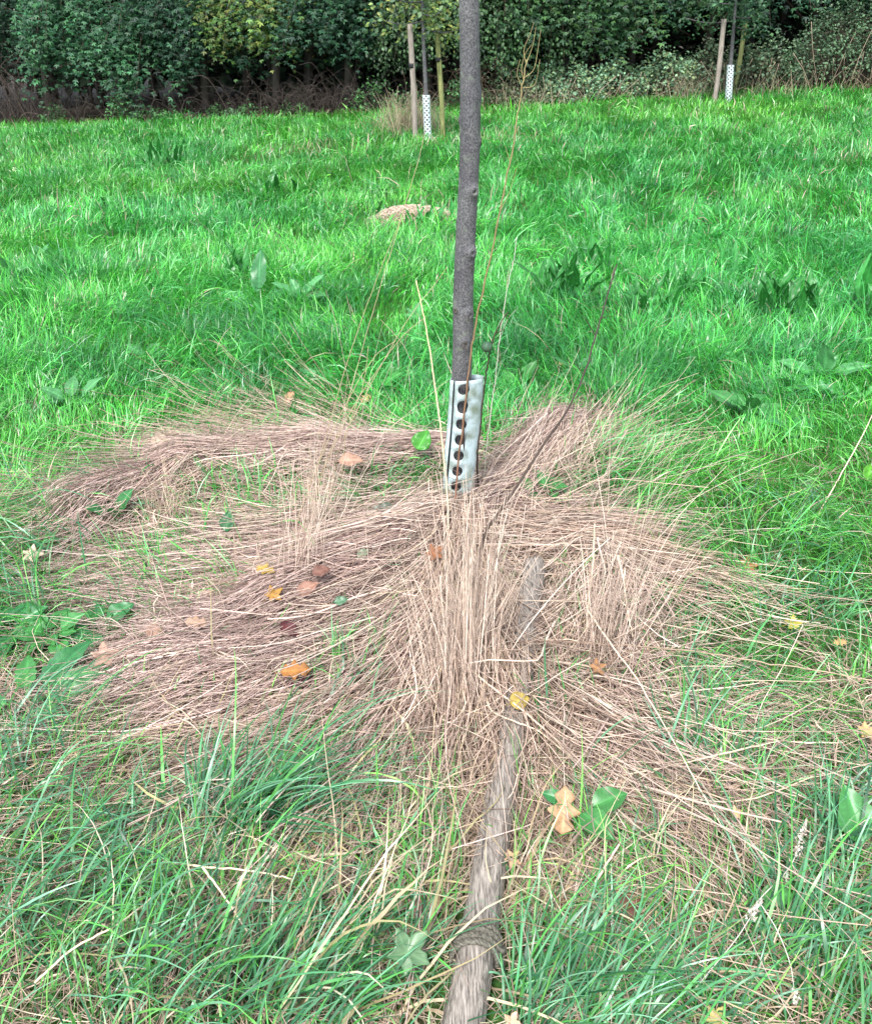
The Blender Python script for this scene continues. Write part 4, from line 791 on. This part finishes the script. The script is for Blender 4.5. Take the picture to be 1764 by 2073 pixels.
dead_leaf(460, 1055, 44, 'oval', (.05, .20, .07), 'single dark green leaf standing in the left straw mat', 1.5, .08, 1.2, .05, 'leaf')
dead_leaf(690, 1216, 30, 'oval', (.14, .30, .17), 'small pale green leaf on the combed swathe', .3, .07, .6, .05, 'leaf')
dead_leaf(735, 1120, 30, 'oval', (.30, .36, .24), 'small greyish green leaf on the straw above the swathe', .8, .05, .6, .05, 'leaf')
dead_leaf(775, 1027, 44, 'oval', (.16, .28, .20), 'greyish leaf under the straw left of the guard foot', .1, .035, .5, .05, 'leaf')
dead_leaf(342, 912, 50, 'oval', (.10, .30, .18), 'blue green leaf at the upper edge of the left straw arch', .7, .05, .7, .05, 'leaf')
dead_leaf(1555, 1752, 34, 'round', (.10, .32, .08), 'small round green leaf between the seed heads', .8, .07, .6, .05, 'leaf')
dead_leaf(1572, 1812, 70, 'oval', (.10, .32, .10), 'green oval leaf below the upper seed head', .1, .06, .6, .05, 'leaf')
dead_leaf(1758, 955, 40, 'oval', (.09, .34, .02), 'yellow green leaf at the right edge in the bright grass', 1.3, .08, 1.0, .05, 'leaf')

GD = (.035, .17, .05); GB = (.045, .19, .045); GP = (.075, .25, .085)
def herb(u, v, label, leaves, cat='weed plant', name='broad_leaf_plant', group='broad leaved weeds in the grass', up=.0, spread=.008):
    """leaves: (angle in plan, elevation, length m, kind, colour, width factor)"""
    b = G(u, v); b.z -= .01; root = empty(name, b, label, cat, group)
    for (a, el, L, kd, col, wd) in leaves:
        mb = MB(); ax = Vector((math.cos(a) * math.cos(el), math.sin(a) * math.cos(el), math.sin(el))); n = Vector((-math.cos(a) * math.sin(el), -math.sin(a) * math.sin(el), math.cos(el))) + Vector((0, -.35, .1))
        pet = L * .35; s = Vector((b.x + rng.normal(0, spread), b.y + rng.normal(0, spread), b.z)); e = s + Vector((ax.x * pet, ax.y * pet, ax.z * pet + .035 + up)); tube_mb(mb, spline([s, (s + e) / 2 + Vector((0, 0, .012)), e], 7), .0022, 6, np.array(col) * 1.3)
        leaf_mesh(mb, kd, e, ax, n, L, np.array(col) * math.exp(rng.normal(0, .12)), .22, .25, .02, wid=wd); under(mb.build('leaf', M_HERB), root)
    return root
def rosette(n, L, kd, col, wd=1., el=.6, els=.3, a0=0., a1=6.28):
    return [(a0 + (a1 - a0) * (k + rng.uniform(0, .7)) / n, max(.05, rng.normal(el, els)), L * rng.uniform(.7, 1.2), kd, col, wd) for k in range(n)]
herb(60, 1440, 'dock with long wet leaves at the left edge, below the bright leafy cluster', [(.55, .25, .18, 'dock', GP, 1.3), (.1, .2, .16, 'dock', GP, 1.4), (1.0, .4, .17, 'dock', GD, 1.4), (-.9, .1, .13, 'oval', GD, 1.0), (3.3, .3, .14, 'dock', GP, 1.5), (-.3, .1, .1, 'oval', GP, .7), (1.9, .4, .12, 'dock', GB, 1.6)])
herb(110, 1300, 'bright green leafy cluster at the left edge beside the tan oak leaf', rosette(12, .072, 'oval', GB, 1.0, .5, .3))
herb(30, 1290, 'low leafy weed at the very left edge beside the bright cluster', rosette(7, .08, 'oval', GD, 1.0, .4, .2))
herb(205, 1285, 'small three leaved weed right of the bright cluster, at the straw edge', rosette(4, .075, 'round', GD, .9, .5, .2))
herb(235, 1060, 'dark green curled weed inside the left straw arch', rosette(4, .075, 'round', (.03, .15, .04), .9, .8, .2))
herb(1160, 1700, 'low plant with two broad glossy leaves right of the post, by the large oak leaf', [(.25, .35, .085, 'oval', GB, 1.0), (-.9, .15, .09, 'oval', GB, 1.05), (2.8, .3, .06, 'oval', GD, .9)], up=.075)
herb(1735, 1770, 'single big oval dock leaf at the right edge, low down', [(1.75, .9, .12, 'oval', GB, 1.1), (.2, .3, .11, 'oval', GD, .8)])
herb(520, 620, 'dock with wide pale leaves lying open, left part of the field', [(2.9, .2, .24, 'dock', GP, 1.6), (.2, .25, .22, 'dock', GP, 1.7), (1.5, 1.2, .26, 'dock', GD, 1.3), (1.8, 1.1, .2, 'dock', GD, 1.2), (-.8, .1, .15, 'oval', GP, .9), (3.9, .2, .16, 'dock', GP, 1.5)])
herb(610, 615, 'pale dock close right of the dock with wide open leaves', rosette(6, .15, 'dock', GP, 1.8, .5, .3))
herb(300, 735, 'small pale rosette left of the straw stalks', rosette(6, .09, 'round', GP, .8, .4, .2))
herb(1660, 780, 'large pale rosette at the right edge of the field', rosette(10, .16, 'oval', GP, .75, .5, .3))
herb(1510, 850, 'bright green rosette left of and below the large pale one', rosette(9, .14, 'oval', GB, .8, .5, .3))
herb(1590, 880, 'low green weed between the two rosettes at the right', rosette(6, .12, 'oval', GD, .8, .4, .3))
herb(1580, 800, 'small bright weed just left of the large pale rosette', rosette(6, .10, 'round', GB, .9, .5, .3))
herb(150, 830, 'small pale leaved weed at left between field and straw', rosette(6, .12, 'oval', GP, .8, .5, .3))
herb(640, 780, 'small round leaved weed above the left straw mat', rosette(4, .07, 'round', GP, .8, .5, .3))
herb(1050, 800, 'loose leafy weed right of the guard top', rosette(9, .11, 'oval', (.05, .2, .04), .8, .8, .3))
herb(1100, 1010, 'bright leaves under the straw fan right of the guard', rosette(7, .09, 'oval', GB, .9, .6, .3))
for (u, v, n, L, lb_) in [(1140, 610, 13, .26, 'dark dock with tall upright leaves, nearest right of the trunk'), (1190, 560, 9, .22, 'dark upright dock just behind the tall one right of the trunk'),
                         (1310, 640, 10, .20, 'dark green dock between the tall dock and the right one'), (1570, 640, 12, .24, 'dark upright dock at the right side of the field'),
                         (1640, 640, 8, .22, 'upright dock immediately right of the dark one at the right side'), (335, 345, 14, .34, 'distant dark dock at upper left with wide leaves'),
                         (540, 405, 12, .26, 'dark dock at upper left centre, nearer than the distant one'), (490, 590, 6, .26, 'upright dark leaves standing behind the open pale dock'),
                         (860, 470, 10, .22, 'green weed in front of the dry heap left of the trunk'), (780, 450, 7, .18, 'small dark weed at the left end of the dry heap'),
                         (380, 290, 9, .22, 'small far dock at upper left near the hedge'), (1760, 650, 8, .30, 'tall upright dock cut by the right edge'),
                         (1380, 600, 8, .18, 'low dark dock in the middle of the right field'), (1480, 560, 8, .2, 'low dock between the two upright clusters at right'),
                         (1290, 350, 8, .24, 'far pale weed in the right part of the field'), (230, 450, 7, .2, 'low weed left of the dark dock at upper left')]:
    herb(u, v, lb_, rosette(n * 2, L * .8, 'dock', (.026, .165, .028) if 'dark' in lb_ else (.035, .21, .04), .72, 1.15, .28), name='dock_plant', spread=.02 + .011 * G(u, v).y)
WEEDS = []
for k in range(70):   # small weeds among the grass, each its own plant
    u, v = [(rng.uniform(20, 1750), rng.uniform(330, 860))][0]
    p = G(u, v)
    if float(strawm(np.array([p.x]), np.array([p.y]))[0]) > .35 or abs(u - 940) < 70: continue
    side = 'left' if u < 880 else 'right'; pale = k % 3 == 0
    o = herb(u, v, 'x', rosette(int(rng.integers(4, 8)), rng.uniform(.06, .12), 'dock' if k % 2 else 'oval', GP if pale else (.04, .22, .035), 1.0 if k % 2 else .75, .7, .3), name='meadow_weed', group='small weeds scattered in the meadow')
    WEEDS.append((u, v, o, ('pale ' if pale else '') + ('narrow leaved' if k % 2 else 'oval leaved')))
ORD = ['first', 'second', 'third', 'fourth', 'fifth', 'sixth', 'seventh', 'eighth', 'ninth', 'tenth', 'eleventh', 'twelfth', 'thirteenth', 'fourteenth', 'fifteenth', 'sixteenth', 'seventeenth', 'eighteenth', 'nineteenth', 'twentieth', 'twenty-first', 'twenty-second', 'twenty-third', 'twenty-fourth', 'twenty-fifth', 'twenty-sixth', 'twenty-seventh', 'twenty-eighth', 'twenty-ninth', 'thirtieth']
for lo_, hi_, nm_ in ((0, 470, 'far'), (470, 610, 'middle'), (610, 2000, 'near')):
    for sd_, nm2 in ((-1, 'left'), (1, 'right')):
        g_ = sorted([w_ for w_ in WEEDS if lo_ <= w_[1] < hi_ and (w_[0] - 935) * sd_ > 0], key=lambda w_: abs(w_[0] - 935))
        for i_, w_ in enumerate(g_): w_[2]['label'] = 'small %s weed, %s from the trunk on the %s, %s part' % (w_[3], ORD[min(i_, 29)], nm2, nm_)

# dry heap left of the trunk
mb = MB(); c = G(832, 455); n = 1500; th = rng.random(n) * 6.28; r = np.sqrt(rng.random(n)); x = c.x + np.cos(th) * r * .38; y = c.y + np.sin(th) * r * .22
cc = mixcol(n, [(.62, .48, .37), (.46, .34, .26), (.72, .58, .47)], None, .25); zo = .15 * (1 - r ** 2)
P0 = np.stack([x, y, H(x, y) + zo + .02], 1); a = rng.random(n) * 6.28; L = rng.uniform(.03, .12, n)
path = np.stack([P0 + np.stack([np.cos(a) * L * t, np.sin(a) * L * t, .012 * np.sin(3 * t) - zo * .2 * t], 1) for t in (0, .33, .66, 1)]); prisms(mb, path, np.full((4, n), .004), cc, cc)
th = np.linspace(0, 6.28, 40); vs = [(c.x, c.y, float(H(c.x, c.y)) + .15)]; tr = []
for k, f in enumerate((.35, .7, 1.0)):
    for t in th[:-1]: xx, yy = c.x + math.cos(t) * .39 * f, c.y + math.sin(t) * .23 * f; vs.append((xx, yy, float(H(xx, yy)) + .15 * (1 - f * f) - .005))
for j in range(39): tr.append((0, 1 + j, 1 + (j + 1) % 39))
q = [(1 + k * 39 + j, 1 + (k + 1) * 39 + j, 1 + (k + 1) * 39 + (j + 1) % 39, 1 + k * 39 + (j + 1) % 39) for k in range(2) for j in range(39)]
mb.add(vs, q, tr, (.32, .22, .14)); tag(mb.build('dry_heap', M_STRAW, None, tuple(c)), 'low heap of pale dry cuttings in the green field just left of the trunk', 'heap')

# ------------------------------------------------------------------ wood edge: trees, shrubs, brambles
LEAFP = [(.028, .085, .034), (.04, .11, .04), (.022, .06, .032), (.06, .14, .035)]
def hedge_tree(x, dy, h, spread, droop, pal, label, lean=0., dens=1., lobes=3, lowz=.9, name='broadleaf_tree', cat='tree', leaf=.105):
    y = float(edge_y(x)) + dy; b = np.array([x, y, float(H(x, y)) - .1]); root = empty(name, tuple(b), label, cat, 'trees along the wood edge')
    mb = MB(); lb = MB(); top = b + [lean, .3, h]; Q = spline([b, b + [lean * .3 + .1, 0, h * .35], b + [lean * .6 - .1, .1, h * .7], top], 30)
    tube_mb(mb, Q, np.linspace(.09, .02, 30) * (h / 7), 10, (.035, .03, .024)); tips = []
    for k in range(26):
        i = int(4 + k * .9); a = k * 2.4 + rng.normal(0, .3); L = spread * rng.uniform(.6, 1.1); s = Q[min(i, 29)]
        e = s + np.array([math.cos(a) * L, math.sin(a) * L * .8, L * rng.uniform(-.1, .5)]); m_ = (s + e) / 2 + [0, 0, .25]
        B = spline([s, m_, e], 10); tube_mb(mb, B, np.linspace(.04, .008, 10), 5, (.07, .05, .04)); tips += [B[j] for j in (4, 6, 8, 9)]
    for k in range(int(26 * dens)):      # drooping front sprays towards the meadow
        sx = x + rng.uniform(-1, 1) * spread * .95; zt = b[2] + rng.uniform(1.8, 3.2); s = np.array([sx, y + rng.uniform(-.6, .4), zt])
        e = np.array([sx + rng.normal(0, .35), float(edge_y(sx)) + rng.uniform(-.25, .9), b[2] + lowz + abs(rng.normal(0, .6)) * droop + 1.1 * (float(noise(sx, 0, .8, 41)) - .45)]); m_ = (s + e) / 2 + [0, -.2, .3]
        B = spline([s, m_, e], 14); tube_mb(mb, B, np.linspace(.014, .004, 14), 4, (.08, .06, .04)); tips += [B[j] for j in range(3, 14, 1)]
    tips = np.array(tips); low = tips[:, 2] < b[2] + 3.6
    for sel, per, sg, ls_ in ((tips[low], int(19 * dens), .18, leaf), (tips[~low], int(26 * dens), .45, .24)):
        if not len(sel): continue
        c = np.repeat(sel, per, 0) + rng.normal(0, sg, (len(sel) * per, 3)); n = len(c); nr = rng.normal(0, .45, (n, 3)) + [0, -.55, .8]
        br = np.repeat(np.exp(rng.normal(0, .28, len(sel))), per)[:, None]
        leafcloud(lb, c, nr, rng.uniform(.55, 1.1, n) * ls_, mixcol(n, pal, None, .22) * br, lobes if ls_ < .2 else 1, up=np.tile([0, -.3, -.8], (n, 1)))
    under(mb.build('trunk', M_TWIG), root); under(lb.build('crown', M_LEAF), root)
DG = [(.014, .052, .027), (.022, .075, .035), (.011, .036, .022), (.038, .11, .045)]; YG = [(.06, .14, .03), (.09, .18, .035), (.04, .11, .03), (.16, .18, .04)]
hedge_tree(-12.6, 1.2, 8, 2.0, 1.0, DG, 'dark leafy tree at the far left beyond the picture edge', lowz=.8)
hedge_tree(-9.4, 1.3, 8, 1.7, .9, DG, 'tree with sparse foliage over a brown twig tangle at the far upper left', dens=.55, lowz=1.2)
hedge_tree(-7.3, 1.0, 8, 1.6, 1.1, [(.03, .11, .045), (.045, .14, .05), (.02, .07, .035)], 'bright leaved tree with foliage hanging low at the upper left', lowz=.65, dens=1.0)
hedge_tree(-5.2, 1.2, 8, 1.5, .9, DG, 'dark lobed leaved tree left of centre whose branches hang over a black gap', lowz=1.3, dens=.9)
hedge_tree(-3.5, 1.1, 8, 1.4, .8, YG, 'yellow green shrubby tree hanging over the dark gap, left of the thin staked tree', lowz=1.2, dens=.8, leaf=.10)
hedge_tree(-1.9, 1.0, 8, 1.4, 1.1, DG, 'deep green tree directly behind the left staked tree', lowz=1.0, dens=1.0)
hedge_tree(-.2, 1.2, 8, 1.4, 1.2, [(.035, .08, .03), (.05, .10, .035), (.03, .06, .028)], 'olive green tree behind the big trunk', lowz=.6, dens=1.3, lobes=1, leaf=.09)
hedge_tree(1.3, 1.2, 8, 1.4, 1.2, [(.04, .09, .03), (.055, .12, .04), (.03, .07, .035)], 'mid green tree just right of the big trunk, behind the twiggy stem', lowz=.5, dens=1.4, lobes=1, leaf=.09)
hedge_tree(2.7, 1.4, 8, 1.3, .9, LEAFP, 'maple leaved tree whose low branch reaches over the brambles', lowz=1.3, dens=1.1)
hedge_tree(4.3, 2.2, 8, 1.5, .5, LEAFP, 'tall tree over the black hollow between trunk and right stakes', lowz=1.75, dens=.7)
hedge_tree(6.0, 2.4, 8, 1.6, .5, DG, 'dark tree standing behind the right staked tree', lowz=1.55, dens=.8)
hedge_tree(8.2, 3.4, 8, 1.7, .4, DG, 'shadowy tree at the upper right corner', lowz=1.9, dens=.6)
hedge_tree(11.2, 1.6, 8, 2.0, 1.0, DG, 'dark tree beyond the right edge of the picture', lowz=.9)
# deep wood behind, one mass
mb = MB(); n = 36000; x = rng.uniform(-26, 26, n); y = edge_y(x) + rng.uniform(4.2, 12, n); z = rng.random(n) ** .8 * 8.5
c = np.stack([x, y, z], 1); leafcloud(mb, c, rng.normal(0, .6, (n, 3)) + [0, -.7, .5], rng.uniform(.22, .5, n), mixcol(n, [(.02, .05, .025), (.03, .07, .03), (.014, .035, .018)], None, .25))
n = 16000; x = rng.uniform(-26, 26, n); y = edge_y(x) + rng.uniform(5.5, 9, n); z = rng.random(n) * 3; leafcloud(mb, np.stack([x, y, z], 1), rng.normal(0, .4, (n, 3)) + [0, -1, .3], rng.uniform(.25, .5, n), mixcol(n, [(.012, .026, .014), (.02, .035, .02), (.018, .016, .012)], None, .25))  # low layer: near-black leaf colours paint in the shade under the trees
n = 14000; x = rng.uniform(-24, 24, n); y = edge_y(x) + rng.uniform(1.0, 9, n); z = rng.uniform(3.2, 6.5, n); leafcloud(mb, np.stack([x, y, z], 1), rng.normal(0, .3, (n, 3)) + [0, 0, 1], rng.uniform(.4, .8, n), mixcol(n, DG, None, .2))  # unseen overhead leaf layer, added to block skylight and darken the wood
for k in range(90):
    x = rng.uniform(-22, 22); y = float(edge_y(x)) + rng.uniform(2, 10); r = rng.uniform(.04, .15); z0 = float(H(x, y)) - .1
    tube_mb(mb, spline([(x, y, z0), (x + rng.normal(0, .2), y, z0 + 3), (x + rng.normal(0, .5), y, z0 + 7)], 10), np.linspace(r, r * .5, 10), 7, (.03, .024, .02))
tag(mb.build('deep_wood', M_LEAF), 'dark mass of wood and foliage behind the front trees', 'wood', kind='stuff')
# bare twig tangles at the foot of the hedge
def tangle(x, dy, sx, h, n, label, col=(.035, .027, .022)):
    y = float(edge_y(x)) + dy; z0 = float(H(x, y)); mb = MB()
    for k in range(n):
        s = np.array([x + rng.normal(0, sx), y + rng.normal(0, .25), z0]); a = rng.uniform(0, 6.28); L = h * rng.uniform(.5, 1.3); e = s + [math.cos(a) * L * .9, math.sin(a) * L * .4, L * rng.uniform(.15, 1.0)]; m_ = (s + e) / 2 + [rng.normal(0, .1), rng.normal(0, .1), L * rng.uniform(.1, .5)]
        P = spline([s, m_, e], 9); r = rng.uniform(.003, .009); tube_mb(mb, P, np.linspace(r, r * .4, 9), 4, np.array(col) * math.exp(rng.normal(0, .35)))
        for q in range(2):
            i = rng.integers(3, 8); b2 = P[i]; e2 = b2 + rng.normal(0, .16, 3); tube_mb(mb, spline([b2, (b2 + e2) / 2 + rng.normal(0, .03, 3), e2], 5), r * .35, 3, np.array(col) * 1.3)
    o = mb.build('twig_tangle', M_TWIG, None, (x, y, z0)); tag(o, label, 'dead brush', 'tangles of bare twigs under the hedge')
tangle(-9.6, .2, .8, 1.7, 150, 'tall brown tangle of bare twigs at the far left of the hedge', (.06, .044, .037))
tangle(-7.4, .3, .6, .9, 60, 'thin bare twigs left of the upright brown stump shoots')
tangle(-5.0, .35, .8, .8, 80, 'sparse dead twigs under the black gap left of centre')
tangle(-3.2, .25, .6, .7, 90, 'arching dead brambles under the yellow green tree', (.045, .034, .027))
tangle(-2.2, .2, .55, .8, 120, 'dense heap of dead twigs left of the staked tree', (.045, .034, .028))
tangle(-.6, .3, .5, .6, 60, 'dead twigs low behind the big trunk')
tangle(.9, .15, .6, .8, 70, 'bare twigs right of the big trunk at the hedge foot', (.11, .08, .055))
tangle(3.4, .9, .8, 1.1, 50, 'thin dead stems standing behind the brambles')
# leafy undergrowth and brambles as separate bushes
def bush(x, dy, w_, h, n, pal, label, leaf=.075, name='bramble_bush', cat='bush', group='low bushes at the field edge', straws=0):
    y = float(edge_y(x)) + dy; z0 = float(H(x, y)); root = empty(name, (x, y, z0), label, cat, group); lb = MB(); mb = MB()
    nc = max(4, n // 26); th = rng.random(nc) * 6.28; r = np.sqrt(rng.random(nc)); cx = x + np.cos(th) * r * w_; cy = y + np.sin(th) * r * w_ * .5; ph = rng.random(nc) * 6
    cz = z0 + h * (1 - r ** 2 * .75) * rng.uniform(.45, 1.08, nc); C_ = np.stack([cx, cy, cz], 1)
    c = np.repeat(C_, 26, 0) + rng.normal(0, .085, (nc * 26, 3)) * (1 if h > .4 else .6); c[:, 2] = np.maximum(c[:, 2], z0 + .02); m = len(c)
    br = np.repeat(np.exp(rng.normal(0, .25, nc)), 26)[:, None]
    leafcloud(lb, c, rng.normal(0, .5, (m, 3)) + [0, -.4, .9], rng.uniform(.5, 1.2, m) * leaf, mixcol(m, pal, None, .22) * br)
    for k in range(int(8 + nc * .8)):
        t = C_[rng.integers(0, nc)]; s = np.array([x + rng.normal(0, w_ * .4), y + rng.normal(0, .1), z0]); tube_mb(mb, spline([s, (s + t) / 2 + [0, 0, h * .3], t], 8), .004, 4, (.07, .06, .04))
    if straws:
        for k in range(straws):
            s = np.array([x + rng.normal(0, w_ * .6), y - w_ * .35, z0]); e = s + [rng.normal(0, .25), rng.normal(0, .1), rng.uniform(.2, .75) * h]; tube_mb(mb, spline([s, (s + e) / 2 + rng.normal(0, .03, 3), e], 6), .0045, 4, (.36, .28, .2))
    under(mb.build('stems', M_TWIG), root); under(lb.build('foliage', M_LEAF), root)
BR = [(.13, .25, .14), (.19, .33, .2), (.08, .18, .09), (.25, .32, .14)]
bush(1.7, .05, .75, .50, 1300, [(.10, .15, .07), (.15, .18, .09), (.07, .12, .06)], 'low dry looking bramble just right of the twiggy stem', straws=20)
bush(2.6, .1, .8, .72, 2200, BR, 'pale green bramble mound, leftmost full one right of the trunk', straws=20)
bush(3.7, .1, .8, .75, 2200, BR, 'bramble mound with yellowish shoots in the middle of the row', straws=25)
bush(4.7, .1, .8, .85, 2300, BR, 'rounded bramble mound left of the right stakes', straws=14)
bush(5.6, .3, .7, .95, 1900, [(.08, .14, .07), (.11, .18, .1), (.15, .17, .1)], 'greyish bramble directly behind the right staked tree', straws=20)
bush(6.6, .2, .9, .95, 2400, [(.06, .13, .06), (.08, .15, .08), (.12, .15, .08)], 'bramble mound right of the right stakes', straws=24)
bush(7.9, .6, 1.1, 1.55, 5200, [(.09, .17, .08), (.12, .21, .11), (.07, .13, .07)], 'tall grey green shrub in the upper right corner', straws=16, leaf=.06)
bush(9.4, .7, 1.2, 1.7, 5200, [(.08, .15, .075), (.11, .20, .10), (.07, .13, .07)], 'tall shrub at the right edge of the picture', straws=16, leaf=.06)
for (x, w_, h, n, lb_) in [(-8.7, .35, .35, 260, 'small leafy weed under the twig tangle at the far left'), (-6.9, .3, .62, 320, 'upright bright weed at the hedge foot, left'), (-6.1, .6, .3, 420, 'low green undergrowth below the hanging bright tree'),
                          (-4.6, .35, .3, 240, 'small bright weed under the black gap'), (-4.0, .45, .28, 280, 'low weed right of the small bright weed under the gap'), (-2.9, .35, .35, 260, 'fresh green weed near the dead twig heap'), (-1.3, .5, .6, 520, 'leafy bush between the left staked tree and the big trunk'),
                          (-.5, .4, .5, 420, 'leafy undergrowth just behind the big trunk'), (.5, .5, .55, 560, 'leafy undergrowth immediately right of the big trunk')]:
    bush(x, .1, w_, h, n, [(.06, .16, .05), (.08, .2, .06), (.04, .11, .04)], lb_, .07, 'hedge_weed', 'weed plant', 'weeds at the foot of the hedge')
# litter on the wood floor
mb = MB(); n = 9000; x = rng.uniform(-13, 12, n); y = edge_y(x) + np.abs(rng.normal(0, .8, n)) - .05; z = H(x, y) + .03 + rng.random(n) * .04
leafcloud(mb, np.stack([x, y, z], 1), rng.normal(0, .4, (n, 3)) + [0, -.3, 1], rng.uniform(.06, .14, n), mixcol(n, [(.07, .045, .03), (.12, .08, .05), (.04, .028, .02), (.03, .06, .02)], None, .3))
tag(mb.build('litter_leaves', M_DEAD), 'brown leaf litter along the foot of the hedge', 'leaf litter', kind='stuff')
# crumpled white scrap at the far left
c = G(14, 262); mb = MB(); th = np.linspace(0, math.pi, 7); P = np.array([[c.x, c.y, c.z + .03 + .04 * math.cos(t)] for t in th]); tube_mb(mb, P, np.maximum(np.sin(th), .05) * .08, 9, (.75, .75, .75), disp=lambda i, a: 1 + .4 * rng.random(len(a)))
tag(mb.build('paper_scrap', M_DEAD, None, tuple(c), smooth=False), 'crumpled white scrap lying at the foot of the hedge, far left', 'litter')
